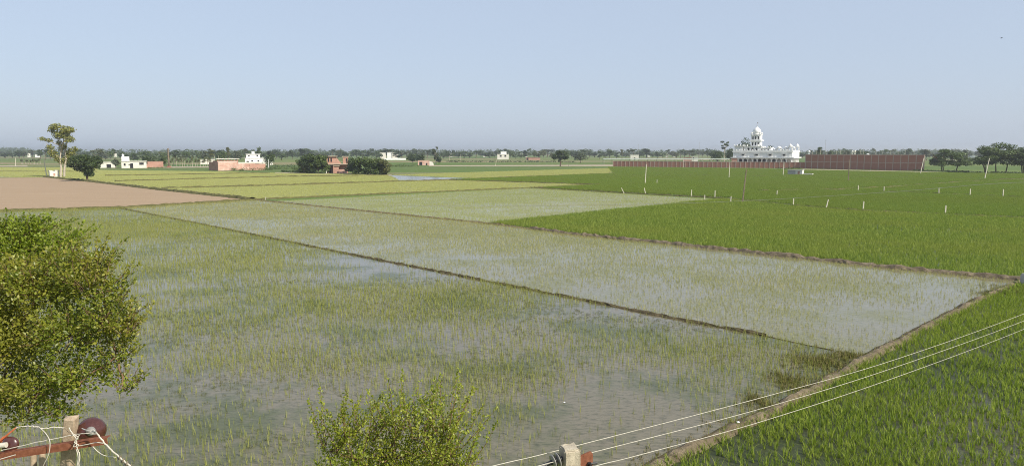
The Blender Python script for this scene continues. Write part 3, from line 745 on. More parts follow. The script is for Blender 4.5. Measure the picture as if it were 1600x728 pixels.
def dense_round_tree():
    px, by = 136, 283
    p = at(px, by); s = mpp(px, by)
    o = empty('round_tree', p); tag(o, 'dense dark green round-headed tree at the corner of the bare plot', 'tree')
    def q(x, y, d=0.0): return Vector(((x - px) * s, d, (by - y) * s))
    mb = MB()
    top = q(137, 272)
    limb_mesh(mb, q(136.5, 283.5), top, 0.34, 0.28, 4, 0.03, 8)
    lobes = [(118, 250, 8, 6, 0), (127, 247, 9, 5, 1), (138, 247, 10, 5, -1), (149, 250, 8, 6, 1), (116, 257, 6, 5, -1), (124, 256, 9, 7, 2), (136, 256, 11, 8, 0), (148, 257, 8, 6, -2), (154, 260, 5, 4, 0),
             (130, 264, 9, 6, 1), (142, 264, 9, 6, -1), (119, 263, 6, 4, 1), (138, 270, 6, 6, 0), (144, 272, 4, 4, 0), (132, 252, 9, 7, -3), (140, 252, 9, 7, 3), (152, 254, 5, 4, 2)]
    c = [tuple(q(a, b, e)) for a, b, _, _, e in lobes]; r = [(w * s, w * s, h * s) for _, _, w, h, _ in lobes]
    for cc in c[:10]: limb_mesh(mb, top, cc, 0.15, 0.04, 3, 0.06, 5)
    mb.build('trunk', BARK, o)
    V, F = leaf_cloud(c, r, 6000, 0.42, 0.5, 0.4, 0.45)
    mesh_obj('crown', tri_mesh('crown', V, F), LT_DARK, o)
dense_round_tree()

# --- named trees that stand out
tree('dark_tree', 'dark bushy tree behind the brick hut and white farmhouse', 233, 262, 240, 26, 'round', LT_DARK, n=1100)
tree('bushy_tree', 'green bushy tree just right of the brick hut', 253, 261.5, 243, 17, 'round', LT_MID, n=800)
tree('bushy_tree', 'grey-green bush at the near end of the white farmhouse', 181, 263, 246, 14, 'round', LT_GREY, n=700)
tree('dark_tree', 'dark tree beside the two white posts right of the walled compound', 421, 263.5, 238.5, 25, 'round', LT_DARK, n=1300)
tree('broad_tree', 'tall bushy tree behind the brick compound, left one', 347, 254, 234, 26, 'round', LT_MID, n=900)
tree('thin_tree', 'thin pale-topped tree rising above the brick compound', 357, 253, 228.5, 9, 'pole', LT_OLIVE, n=450)
tree('broad_tree', 'rounded tree behind the brick compound, right one', 371, 254, 234, 20, 'round', LT_GREY, n=800)
tree('olive_tree', 'bare-stemmed olive tree over the pink wall', 329, 255, 233, 17, 'tufted', LT_OLIVE, n=500)
tree('thin_tree', 'tall narrow tree behind the white house with stair tower', 405, 252, 231, 12, 'pole', LT_MID, n=500)
for (px, by, ty, w, what) in [(476, 270.5, 241, 22, 'first'), (487, 270.8, 238, 22, 'second'), (498, 271, 238, 22, 'third'), (507, 271, 240, 16, 'last, touching the house,')]:
    tree('roadside_tree', f'leafy tree left of the brick house, {what} in the clump', px, by, ty, w * 1.2, 'hedge', LT_MID if px != 487 else LT_DARK, n=2300, size=0.5, group='clump left of the brick house')
for (px, by, ty, w, what) in [(553, 271.5, 247, 22, 'at the wall of the brick house'), (566, 272, 246, 24, 'second from the brick house'), (579, 272.3, 246, 24, 'in the middle'), (591, 272.6, 247, 22, 'fourth from the brick house'), (602, 272.8, 249, 20, 'at the end by the water strip')]:
    tree('orchard_tree', f'bushy green tree in the thicket, {what}', px, by, ty, w * 1.25, 'hedge', LT_MID if px in (566, 579, 591) else LT_OLIVE if px == 602 else LT_DARK, n=2600, size=0.5, group='thicket right of the brick house')
tree('dark_tree', 'dark tree left of the ruined hut', 645, 256, 237.5, 24, 'round', LT_DARK, n=1000)
tree('dark_tree', 'dark low tree touching the ruined hut', 658, 256.5, 240, 18, 'round', LT_DARK, n=800)
tree('tall_tree', 'tall narrow tree rising behind the ruined hut', 681, 257, 228, 13, 'tall', LT_GREY, BARK_PALE, n=700)
tree('dark_tree', 'dark shrub-like tree at the foot of the tall narrow tree', 686, 257, 243, 12, 'round', LT_DARK, n=500)
def lone_tree():
    px, by = 875.5, 260.5
    p = at(px, by); s = mpp(px, by)
    o = empty('lone_tree', p); tag(o, 'lone dark tree with short trunk and heavy head by the track', 'tree')
    def q(x, y, d=0.0): return Vector(((x - px) * s, d, (by - y) * s))
    mb = MB(); top = q(876, 250); limb_mesh(mb, q(875.5, 261), top, 0.5, 0.4, 4, 0.03, 8)
    lobes = [(868, 244, 6, 4, 0), (873, 240, 6, 4, 1), (879, 238.5, 7, 3, 0), (884, 243, 5, 4, -1), (876, 245, 6, 4, 0), (883, 247, 5, 3, 1), (866, 247, 4, 3, 0), (872, 236.5, 4, 2, 0), (874, 251, 2.5, 3, 0), (887, 246, 3, 3, 0)]
    c = [tuple(q(a, b, e)) for a, b, _, _, e in lobes]; r = [(w * s * .9, w * s * .9, h * s * .9) for _, _, w, h, _ in lobes]
    for cc in c: limb_mesh(mb, top, cc, 0.2, 0.05, 3, 0.06, 5)
    mb.build('trunk', BARK, o); V, F = leaf_cloud(c, r, 2200, 0.6, 0.5, 0.4, 0.35); mesh_obj('crown', tri_mesh('crown', V, F), LT_DARK, o)
lone_tree()
tree('olive_tree', 'pale olive tree right of the lone dark tree', 907, 255, 236, 25, 'spread', LT_GREY, n=900)
tree('dark_tree', 'dark spreading tree left of the white temple, low against its base', 1121, 256, 235, 28, 'round', LT_DARK, n=1200)
tree('dark_tree', 'dark tree pressed against the left end of the white temple', 1142, 255, 229, 24, 'round', LT_DARK, n=1300)
tree('tufted_tree', 'tall thin-topped tree left of the white temple', 1132, 253, 219, 15, 'tufted', LT_DARK, BARK_PALE, n=420)
tree('broad_tree', 'large dark tree rising behind the left wing of the temple', 1164, 251, 214, 34, 'spread', LT_DARK, n=1600)
tree('dark_tree', 'tree peeping out right of the temple tower', 1203, 251, 223, 13, 'round', LT_DARK, n=700)
tree('bushy_tree', 'bushy tree above the tall brick wall nearest the temple', 1279, 254, 229.5, 13, 'tall', LT_MID, n=700)
tree('bushy_tree', 'round tree above the tall brick wall beside the thin mast', 1297, 254, 232, 11, 'round', LT_MID, n=600)
tree('broad_tree', 'flat dark tree above the middle of the tall brick wall', 1344, 254, 232.5, 30, 'spread', LT_DARK, n=900)
tree('bushy_tree', 'hazy tree above the tall brick wall left of the white turret', 1323, 253, 232.5, 12, 'round', LT_GREY, n=500)
def spreading(px, by, ty, w, label, n):
    p = at(px, by); s = mpp(px, by); Hh = (by - ty) * s; Wd = w * s
    o = empty('shade_tree', p); tag(o, label, 'tree', 'shade trees past the end of the wall')
    mb = MB(); c, r, th = [], [], 0.2 * Hh
    for k in range(4):
        x0 = random.uniform(-.22, .22) * Wd; y0 = random.uniform(-.15, .15) * Wd
        pts = limb_mesh(mb, (x0, y0, -0.1), (x0 * 1.3, y0 * 1.3, 0.42 * Hh), 0.26, 0.16, 4, 0.03, 6)
        for j in range(5):
            a = random.uniform(0, 6.28); e = (x0 + math.cos(a) * .3 * Wd, y0 + math.sin(a) * .25 * Wd, random.uniform(.4, .75) * Hh); limb_mesh(mb, pts[-2], e, 0.12, 0.03, 3, 0.08, 4)
    mb.build('trunk', BARK_PALE if False else BARK, o)
    for i in range(46):
        a = random.uniform(0, 6.28); q = math.sqrt(random.random()) * 0.43; zt = 0.86 * math.sqrt(max(0.05, 1 - (q / 0.52) ** 2)) + 0.02
        z = random.uniform(0.27, max(0.34, zt)); sz = random.uniform(0.09, 0.16) * Wd
        c.append((q * Wd * math.cos(a), q * Wd * 0.8 * math.sin(a), z * Hh)); r.append((sz, sz, sz * random.uniform(0.30, 0.5)))
    V, F = leaf_cloud(c, r, n, 0.50, 0.45, 0.6, 0.3); mesh_obj('crown', tri_mesh('crown', V, F), LT_MID, o)
spreading(1484, 267.5, 228, 60, 'wide dark shade tree just past the right end of the brick wall', 11000)
spreading(1558, 271, 213, 90, 'largest spreading shade tree near the right edge', 18000)
spreading(1612, 271.5, 220, 66, 'shade tree cut by the right edge of the picture', 9500)
tree('bushy_tree', 'small far tree seen between the two shade trees', 1508, 254, 234, 13, 'tall', LT_GREY, n=500)

# --- the distant treeline: individuals in ranks, then one hazy wood
PROTO = []
for kind, h, w in (('round', 12, 11), ('round', 10, 12), ('tall', 16, 9), ('spread', 12, 14), ('pole', 15, 6), ('round', 13, 10), ('tufted', 16, 9), ('tall', 14, 10)):
    t, c = tree_meshes(kind, h, w, 650, 0.95, 5); PROTO.append((t, c, h, w, kind))
ONES = ['', 'first', 'second', 'third', 'fourth', 'fifth', 'sixth', 'seventh', 'eighth', 'ninth', 'tenth', 'eleventh', 'twelfth', 'thirteenth', 'fourteenth', 'fifteenth', 'sixteenth', 'seventeenth', 'eighteenth', 'nineteenth', 'twentieth']
def ordinal(k): return ONES[k] if k <= 20 else ('twenty-' + ONES[k - 20] if k < 30 else 'thirtieth' if k == 30 else 'thirty-' + ONES[k - 30])
LOOK = {'round': 'rounded', 'tall': 'tall ragged', 'spread': 'broad', 'pole': 'slim upright', 'tufted': 'bare-stemmed tufted'}
TONE = ['dark', 'green', 'greyish', 'olive']
def far_tree(px, by, ty, w, label, group, mats=(LT_DARK, LT_MID, LT_GREY, LT_OLIVE), which=None):
    P = PROTO[which if which is not None else random.randrange(len(PROTO))]
    m = random.choices(range(len(mats)), [4, 4, 2, 1][:len(mats)])[0]
    key = (P[1].name, m)
    if key not in FARM:
        me = P[1].copy(); me.materials.clear(); me.materials.append(mats[m]); FARM[key] = me
    tr = P[0]
    if len(tr.materials) == 0: tr.materials.append(BARK)
    p = at(px, by); s = mpp(px, by)
    FCOUNT[group] = FCOUNT.get(group, 0) + 1
    if len(mats) > 1: label = f"{LOOK[P[4]]} {TONE[m]} tree, {ordinal(FCOUNT[group])} from left in the {group}"
    else: label = f"{ordinal(FCOUNT[group])} dark tree from the left edge, in the group under the wooded rise"
    o = empty('distant_tree', p, random.uniform(0, 6.28)); tag(o, label, 'tree', group)
    o.scale = (w * s / P[3], w * s / P[3], (by - ty) * s / P[2])
    mesh_obj('trunk', tr, None, o); mesh_obj('crown', FARM[key], None, o)
FARM = {}; FCOUNT = {}
SEGS = [(0, 60, 246.5, 238, 11, 'small hazy tree at the far left edge below the wooded rise', 'trees below the wooded rise'),
        (60, 190, 251, 236, 10, 'hazy tree in the far line behind the tall pale tree', 'far line behind the tall pale tree'),
        (190, 330, 253, 237, 11, 'hazy tree in the far line behind the white farmhouse and brick hut', 'far line behind the farmhouse'),
        (330, 470, 250, 236, 12, 'hazy tree in the far line around the white house', 'far line around the white house'),
        (470, 640, 249, 236, 12, 'hazy tree in the far line behind the brick house and thicket', 'far line behind the brick house'),
        (640, 780, 247.5, 236, 11, 'hazy tree in the far line between the ruined hut and the grey-white house', 'far line left of the grey-white house'),
        (780, 960, 248.5, 236, 11, 'hazy tree in the far line behind the lone tree', 'far line behind the lone tree'),
        (960, 1120, 248.5, 235.5, 11, 'hazy tree in the far line above the low brick wall', 'far line above the low wall'),
        (1250, 1450, 250, 236, 9, 'hazy tree top in the far line over the tall brick wall', 'far line over the tall wall'),
        (1450, 1610, 247.5, 235.5, 10, 'hazy tree in the far line behind the shade trees', 'far line behind the shade trees')]
for x0, x1, by, ty, w, lab, grp in SEGS:
    x = x0 + 3
    while x < x1:
        b = by + random.uniform(-3.0, 1.2)
        far_tree(x, b, ty + random.uniform(-4.0, 2.5), w * random.uniform(0.9, 1.9), lab, grp)
        x += random.uniform(5.0, 9.5)
for px, by, ty, w in [(8, 247.5, 237.5, 13), (20, 247.5, 238.5, 12), (30, 247.8, 233.5, 17)]:
    far_tree(px, by, ty, w, 'dark tree of the group at the left edge under the wooded rise', 'dark group at the left edge', (LT_DARK,), which=5)
PT, PC = tree_meshes('pole', 10, 4, 150, 0.6, 5)
for k in range(16):
    px = 268 + k * 4.1 + random.uniform(-1.2, 1.2)
    tree('plantation_tree', f'slim pale-stemmed sapling left of the brick compound, {ordinal(k + 1)} from left in its row', px, 260.3 + random.uniform(-.8, .5), 246 + random.uniform(-3, 2), 6.5, 'pole', LT_OLIVE, BARK_PALE, group='plantation row', meshes=(PT, PC, 10, 4))
for k in range(9):
    px = 33 + k * 3.6 + random.uniform(-1, 1)
    o = tree('plantation_tree', f'thin sapling behind the leaning pole at left, {ordinal(k + 1)} from left in its row', px, 257.0, 248 + random.uniform(-2, 1), 6, 'pole', LT_GREY, BARK_PALE, group='sapling row at left', meshes=(PT.copy(), PC.copy(), 10, 4))
def woodland(px0, px1, dist, hmin, hmax, n, label, mat, prof=None):
    V, F = [], []
    a0, a1 = (px0 - 800) / FPX, (px1 - 800) / FPX
    cs, rs = [], []
    for i in range(n):
        u = random.uniform(a0, a1); y = dist * random.uniform(0.96, 1.05); t = (u - a0) / (a1 - a0)
        k = prof(t) if prof else 1.0
        h = random.uniform(hmin, hmax) * k; w = random.uniform(4, 8)
        cs.append((u * y, y, h * 0.52)); rs.append((w, w, h * 0.5))
    V, F = leaf_cloud(cs, rs, n * 55, 3.0, 0.5, 0.3, 0.6)
    o = mesh_obj('distant_woodland', tri_mesh('distant_woodland', V, F), mat); tag(o, label, None, None, 'stuff')
woodland(-150, 640, 1750, 7, 15, 330, 'far hazy belt of woods on the left horizon', LT_MID)
woodland(600, 1180, 1900, 7, 15, 260, 'far hazy belt of woods on the middle horizon', LT_MID)
woodland(1150, 1750, 1700, 7, 15, 240, 'far hazy belt of woods on the right horizon', LT_MID)
woodland(-120, 80, 2300, 19, 23, 200, 'flat-topped wooded rise at the left edge of the horizon', LT_MID, lambda t: min(1.0, 0.75 + 0.8 * t, (1.02 - t) * 5))
# low scrub by the compound and the wall foot
def scrub(name, label, pts, h, w, n, mat, size=0.35):
    cs, rs = [], []
    P = resample([at(*p) for p in pts], w * 0.6)
    for p in P:
        for _ in range(2):
            k = random.uniform(0.5, 1.1); cs.append((p.x + random.uniform(-.4, .4) * w, p.y + random.uniform(-.5, .5) * w, h * 0.45 * k)); rs.append((w * 0.6 * k, w * 0.6 * k, h * 0.55 * k))
    V, F = leaf_cloud(cs, rs, n, size, 0.5, 0.4, 0.4)
    o = mesh_obj(name, tri_mesh(name, V, F), mat); tag(o, label, None, None, 'stuff')
scrub('undergrowth', 'low green scrub at the foot of the brick compound', [(357, 266.5), (380, 267.3), (410, 266.5), (440, 264.5), (462, 265), (475, 268)], 1.5, 2.4, 2400, LT_MID)
scrub('undergrowth', 'dark scrub under the trees left of the brick house', [(440, 268.8), (470, 270.2), (505, 271.5)], 1.1, 1.8, 1300, LT_DARK)
scrub('undergrowth', 'dark weeds along the foot of the tall brick wall', [(1215, 264.2), (1250, 264.0)], 1.0, 1.8, 300, LT_DARK)
scrub('undergrowth', 'dark verge under the shade trees at right', [(1430, 267.2), (1470, 268.5), (1530, 270.6), (1640, 273)], 0.9, 2.0, 2200, LT_DARK)
scrub('undergrowth', 'dry weeds round the brick hut', [(232, 262.6), (262, 262)], 0.5, 1.2, 300, LT_OLIVE)
scrub('crop_strip', 'tall dark crop strip beyond the seedling fields', [(418, 261.5), (468, 261.2)], 1.8, 4, 900, LT_DARK)
scrub('crop_strip', 'dark crop strip beyond the track, middle distance', [(700, 253.4), (893, 254.0)], 1.6, 5, 1200, LT_DARK, 0.7)
scrub('crop_strip', 'green crop strip right of the thicket', [(612, 261), (650, 260.5)], 1.8, 4, 800, LT_MID)

# ------------------------------------------------------------------ buildings
def hbox(name, parent, mat, *b):
    return MB().box(*b).build(name, mat, parent)
def window(parent, mat_frame, x, z, w, h, y=0.0, d=0.06, sill=True):
    """dark opening with a raised surround on a wall whose face is at local y"""
    f = MB(); t = 0.14
    f.box(x - w / 2 - t, x - w / 2, y - d, y + 0.02, z - t, z + h + t); f.box(x + w / 2, x + w / 2 + t, y - d, y + 0.02, z - t, z + h + t)
    f.box(x - w / 2, x + w / 2, y - d, y + 0.02, z + h, z + h + t); f.box(x - w / 2, x + w / 2, y - d, y + 0.02, z - t, z)
    o = f.build('window', mat_frame, parent)
    MB().box(x - w / 2, x + w / 2, y - 0.012, y + 0.01, z, z + h).build('pane', DARKGLASS, o)
    return o
def place(px, by, rz=None):
    p = at(px, by)
    return p, (-math.atan2(p.x, p.y) if rz is None else rz), mpp(px, by)

# --- brick boundary walls: panel by panel between concrete piers
def boundary(name, label, a, b, h, bays, rows):
    A, B = at(*a), at(*b); d = B - A; L = d.length; rz = math.atan2(d.y, d.x)
    o = empty(name, A, rz); tag(o, label, 'wall')
    w = L / bays; hh = h / rows
    panel = MB().box(0, w - 0.36, -0.10, 0.10, 0, hh - 0.24).mesh('panel'); panel.materials.append(BRICK_WALL)
    pier = MB().box(-0.18, 0.18, -0.22, 0.16, 0, h).box(-0.19, 0.19, -0.23, 0.17, h, h + 0.10).mesh('pier'); pier.materials.append(BEAM)
    for i in range(bays + 1): mesh_obj('pier', pier, None, o, (i * w, 0, random.uniform(-0.06, 0.05)))
    for i in range(bays):
        for r in range(rows):
            q = mesh_obj('panel', panel, None, o, (i * w + 0.18, random.uniform(-.02, .02), r * hh))
    for r in range(1, rows + 1):
        for i in range(bays):
            MB_beam = bpy.data.meshes.get('tie_beam_%s_%d' % (name, rows))
            if MB_beam is None:
                MB_beam = MB().box(0, w - 0.36, -0.14, 0.12, 0, 0.24).mesh('tie_beam_%s_%d' % (name, rows)); MB_beam.materials.append(BEAM if r < rows else BEAM)
            mesh_obj('tie_beam', MB_beam, None, o, (i * w + 0.18, 0, r * hh - 0.24))
    return o
boundary('boundary_wall', 'low red-brown brick boundary wall with many piers before the temple', (958, 260.3), (1258, 263.4), 3.35, 42, 1)
boundary('boundary_wall', 'tall two-tier brick boundary wall right of the temple', (1258.3, 263.4), (1443, 267.2), 7.5, 17, 2)
# white turret standing on the tall wall, and pointed finials of the yard behind
def turret(px, by, ty, label, name='turret', r=1.0, mat=WHITE):
    p, rz, s = place(px, by); h = (by - ty) * s
    o = empty(name, p, rz); tag(o, label, 'turret')
    MB().box(-r * .7, r * .7, -r * .7, r * .7, 0, h * 0.82).build('shaft', mat, o)
    MB().box(-r, r, -r, r, h * 0.82, h * 0.84).build('cornice', mat, o)
    MB().lathe([(r * .62, h * .84), (r * .9, h * .88), (r * .8, h * .93), (r * .3, h * .965), (r * .08, h * .98), (0.0, h)], 14).build('dome', mat, o)
    return o
turret(1263.5, 253, 235, 'small white dome showing over the wall just right of the temple', r=1.3)
turret(1331, 257, 235, 'pale turret at the broken top of the tall wall, left of its pair', r=0.7, mat=OFFWHITE)
turret(1335, 257, 234.5, 'pale turret at the broken top of the tall wall, right of its pair', r=0.7, mat=OFFWHITE)
turret(1355, 257, 240, 'little white dome peeping over the tall brick wall', r=1.3)
for i, px in enumerate((1268, 1275, 1281, 1291, 1306, 1312, 1322, 1343, 1348, 1367, 1378, 1390, 1402, 1413, 1427)):
    p, rz, s = place(px, 262.5)
    o = empty('rebar_post', p, rz); tag(o, f'thin pale post sticking up behind the tall brick wall, {ordinal(i + 1)} from its temple end', 'post', 'posts behind the tall wall')
    hh = (262.5 - random.uniform(233.5, 237.5)) * s
    MB().box(-0.09, 0.09, -0.09, 0.09, 0, hh).build('shaft', POST, o); MB().box(-0.12, 0.12, -0.12, 0.12, hh, hh + 0.12).build('cap', POST, o)

# --- the white temple
def temple():
    LX = R(-30)                       # heading of the long front
    cr = at(1236.8, 262.2)            # front right corner on the ground
    Wd, D = 32.5, 26.0
    ex = Vector((math.cos(LX), math.sin(LX), 0))
    o = empty('temple', cr - ex * Wd, LX); tag(o, 'white domed temple with arcade rising behind the low brick wall', 'temple')
    # local: x right along front, y back, z up
    cy = MB().box(-12, Wd + 14, -7, D + 12, 0.004, 0.05).build('bounce_paving', CONC_GREY, None)  # unseen paving, added so the ground bounces neutral instead of green light
    cy.matrix_world = Matrix.Translation(cr - ex * Wd) @ Matrix.Rotation(LX, 4, 'Z'); tag(cy, 'unseen grey paving added round the temple against green bounce light', kind='structure')
    n = 0
    MB().box(2.6, Wd - 2.6, 2.6, D - 2.6, 0, 5.2).build('ground_floor', CONC_GREY, o)  # grey instead of white: the arcade's deep shade put into the wall colour
    for i in range(13):
        x = 0.35 + i * (Wd - 0.7) / 12
        for y in ((0.35,) if 0 < i < 12 else (0.35, 4.7, 9.0, 13.3, 17.6, 21.9, D - 0.35)):
            MB().lathe([(0.42, 0), (0.42, 0.3), (0.28, 0.45), (0.27, 4.2), (0.42, 4.5), (0.5, 5.2)], 10, (x, y, 0)).build('column', WHITE, o)
    for i in range(12):             # scalloped arch heads between the columns
        x0 = 0.35 + i * (Wd - 0.7) / 12; x1 = x0 + (Wd - 0.7) / 12
        m = MB(); K = 10
        for side in (0,):
            pts = [(x0 + 0.27 + (x1 - x0 - 0.54) * k / K, 5.2 - 0.15 - 1.0 * (abs(2 * k / K - 1) ** 2.2)) for k in range(K + 1)]
            vs = [(x, 0.2, z) for x, z in pts] + [(x, 0.2, 5.2) for x, z in pts] + [(x, 0.5, z) for x, z in pts] + [(x, 0.5, 5.2) for x, z in pts]; q = K + 1
            fs = []
            for k in range(K): fs += [(k, k + 1, q + k + 1, q + k), (2 * q + k + 1, 2 * q + k, 3 * q + k, 3 * q + k + 1), (k + 1, k, 2 * q + k, 2 * q + k + 1)]
            m.add(vs, fs)
        m.build('arch', WHITE, o)
    for i, x in enumerate((4.0, 6.8, 12.2, 14.6, 17.0, 22.4, 28.5)):
        d = MB().box(x - 0.9, x + 0.9, 2.55, 2.62, 0.0, 4.7).build('door', DARKGLASS, o)
        MB().box(x - 1.05, x - 0.9, 2.5, 2.62, 0, 4.85).box(x + 0.9, x + 1.05, 2.5, 2.62, 0, 4.85).box(x - 0.9, x + 0.9, 2.5, 2.62, 4.7, 4.85).build('door_frame', WHITE, d)
    MB().box(-1.1, Wd + 1.1, -1.1, D + 1.1, 5.203, 5.55).box(-1.2, Wd + 1.2, -1.2, D + 1.2, 5.55, 5.75).build('eave_slab', WHITE, o)
    MB().box(0, Wd, 0, D, 5.75, 8.7).build('upper_floor', WHITE, o)
    for x in (5.6, 13.1, 20.6, 28.1):
        w = window(o, WHITE, x, 6.55, 1.9, 0.95, 0.0, 0.35)
        MB().box(x - 1.5, x + 1.5, -0.9, 0.0, 7.72, 7.86).build('hood', WHITE, w)
    for i in range(9):
        x = 1.2 + i * 3.75
        MB().box(x - 0.16, x + 0.16, -0.16, 0.0, 5.75, 8.7).build('pilaster', WHITE, o)
    MB().box(-0.45, Wd + 0.45, -0.45, D + 0.45, 8.703, 9.0).build('cornice', WHITE, o)
    pr = MB(); pr.box(-0.2, Wd + 0.2, -0.2, 0.05, 9.0, 9.75); pr.box(Wd - 0.05, Wd + 0.2, 0.05, D + 0.2, 9.0, 9.75); pr.box(-0.2, 0.05, 0.05, D + 0.2, 9.0, 9.75)
    pr.build('parapet', WHITE, o)
    for i in range(22):
        x = 0.3 + i * (Wd - 0.6) / 21
        MB().lathe([(0.20, 9.75), (0.26, 9.9), (0.2, 10.1), (0.0, 10.35)], 6, (x, -0.08, 0)).build('merlon', WHITE, o)
    # left block
    MB().box(0.6, 5.4, 0.6, 8, 9.0, 11.9).build('side_block', WHITE, o)
    MB().box(0.2, 5.8, 0.2, 8.4, 11.903, 12.25).build('side_block_roof', WHITE, o)
    for x in (0.6, 2.2, 3.8, 5.4): MB().lathe([(0.28, 12.25), (0.36, 12.5), (0.26, 12.75), (0, 13.1)], 8, (x, 0.5, 0)).build('merlon', WHITE, o)
    # second storey with three arched openings
    def arched_block(nm, x0, x1, y0, y1, z0, z1, ops, ow, oh, ob):
        b = MB().box(x0, x1, y0, y1, z0, z1).build(nm, WHITE, o)
        for x in ops:
            K = 8; pts = [(x - ow / 2, z0 + ob)] + [(x - ow / 2 * math.cos(math.pi * k / K), z0 + ob + oh - ow / 2 + ow / 2 * math.sin(math.pi * k / K)) for k in range(K + 1)] + [(x + ow / 2, z0 + ob)]
            vs = [(a, y0 - 0.015, c) for a, c in pts]
            MB().add(vs, [tuple(range(len(vs)))]).build('opening', DARKGLASS, b)
            m = MB(); P = [(Vector((a, y0 - 0.06, c))) for a, c in pts]
            m.tube(P, 0.09, 4, False); m.build('arch_moulding', WHITE, b)
        return b
    arched_block('second_storey', 5.9, 15.4, 1.2, 11, 9.0, 11.75, (8.4, 10.6, 12.8), 1.35, 1.9, 0.35)
    MB().box(5.5, 15.8, 0.8, 11.4, 11.753, 12.05).build('second_storey_roof', WHITE, o)
    arched_block('stepped_storey', 15.9, 20.6, 1.6, 9, 9.0, 10.9, (16.9, 18.2, 19.5), 0.7, 1.3, 0.3)
    MB().box(15.6, 20.9, 1.3, 9.3, 10.903, 11.2).build('stepped_storey_roof', WHITE, o)
    for x in (16.2, 17.6, 19.0, 20.4): MB().lathe([(0.25, 11.2), (0.34, 11.45), (0.26, 11.7), (0, 12.1)], 8, (x, 1.6, 0)).build('merlon', WHITE, o)
    for x in (6.2, 7.6, 15.2, 13.8): MB().lathe([(0.30, 12.05), (0.40, 12.35), (0.30, 12.65), (0, 13.1)], 8, (x, 1.2, 0)).build('merlon', WHITE, o)
    # tower
    TX, TY, T = 11.7, 6.2, 2.7
    arched_block('tower_stage', TX - T, TX + T, TY - T, TY + T, 12.05, 15.0, (TX - 1.55, TX, TX + 1.55), 0.85, 1.9, 0.4)
    MB().box(TX - T - 0.8, TX + T + 0.8, TY - T - 0.8, TY + T + 0.8, 15.003, 15.3).box(TX - T - 0.55, TX + T + 0.55, TY - T - 0.55, TY + T + 0.55, 15.3, 15.75).build('tower_gallery', WHITE, o)
    arched_block('tower_stage', TX - T + .1, TX + T - .1, TY - T + .1, TY + T - .1, 15.75, 18.3, (TX - 1.5, TX, TX + 1.5), 0.85, 1.8, 0.3)
    K = 12
    vs = []; fs = []
    for k in range(K + 1):
        x = TX - 1.9 + 3.8 * k / K; z = 17.7 + 1.1 * math.sin(math.pi * k / K)
        vs += [(x, TY - T - 0.5, z), (x, TY - T - 0.5, z + 0.22), (x, TY - T + 0.1, z), (x, TY - T + 0.1, z + 0.22)]
    for k in range(K):
        a = 4 * k; b = a + 4
        fs += [(a, b, b + 1, a + 1), (a + 1, b + 1, b + 3, a + 3), (a + 2, a + 3, b + 3, b + 2), (a, a + 2, b + 2, b)]
    MB().add(vs, fs).build('curved_canopy', WHITE, o)
    MB().box(TX - T - .15, TX + T + .15, TY - T - .15, TY + T + .15, 18.303, 18.6).build('tower_roof', WHITE, o)
    def kiosk(nm, x, y, z, r, h, ncol=4):
        k = MB().box(x - r, x + r, y - r, y + r, z, z + 0.15).build(nm, WHITE, o)
        for sx in (-1, 1):
            for sy in (-1, 1): MB().lathe([(0.12 * r + .04, z + .15), (0.12 * r + .04, z + h * .5)], 8, (x + sx * r * .78, y + sy * r * .78, 0)).build('kiosk_post', WHITE, k)
        MB().box(x - r * 1.15, x + r * 1.15, y - r * 1.15, y + r * 1.15, z + h * .5, z + h * .56).build('kiosk_eave', WHITE, k)
        MB().lathe([(r * .8, z + h * .56), (r * .95, z + h * .64), (r * .92, z + h * .72), (r * .6, z + h * .84), (r * .15, z + h * .92), (0.05, z + h * .95), (0, z + h)], 14, (x, y, 0)).build('kiosk_dome', WHITE, k)
    for sx in (-1, 1):
        for sy in (-1, 1): kiosk('tower_kiosk', TX + sx * (T - .35), TY + sy * (T - .35), 18.6, 0.55, 1.7)
    MB().lathe([(2.2, 18.6), (2.2, 19.1), (1.95, 19.15), (1.95, 19.4), (2.28, 19.9), (2.35, 20.5), (2.2, 21.2), (1.75, 21.9), (1.1, 22.5), (0.5, 22.95), (0.22, 23.2), (0.3, 23.35), (0.1, 23.5)], 28, (TX, TY, 0)).build('main_dome', WHITE, o)
    MB().lathe([(0.08, 23.5), (0.26, 23.7), (0.08, 23.9), (0.18, 24.1), (0.05, 24.3), (0.04, 25.8)], 10, (TX, TY, 0)).box(TX + .02, TX + 0.6, TY - .02, TY + .02, 25.1, 25.7).build('finial', STEEL_GREY, o)
    # roof kiosks to the right
    kiosk('roof_kiosk', 25.2, 1.2, 9.0, 1.35, 3.2)
    kiosk('roof_kiosk', 31.2, 1.5, 9.0, 1.15, 4.6)
    kiosk('roof_kiosk', 28.6, 2.6, 9.0, 1.0, 3.0)
    kiosk('roof_kiosk', 31.4, 12.0, 9.0, 0.95, 3.2)
    kiosk('roof_kiosk', 31.4, 24.6, 9.0, 1.1, 4.8)
    kiosk('roof_kiosk', 22.6, 1.0, 9.0, 0.7, 2.0)
    # right flank windows
    for y in (5.0, 12.0):
        MB().box(Wd, Wd + 0.10, y - 1.1, y + 1.1, 6.2, 7.6).build('blind_panel', WHITE, o)
temple()
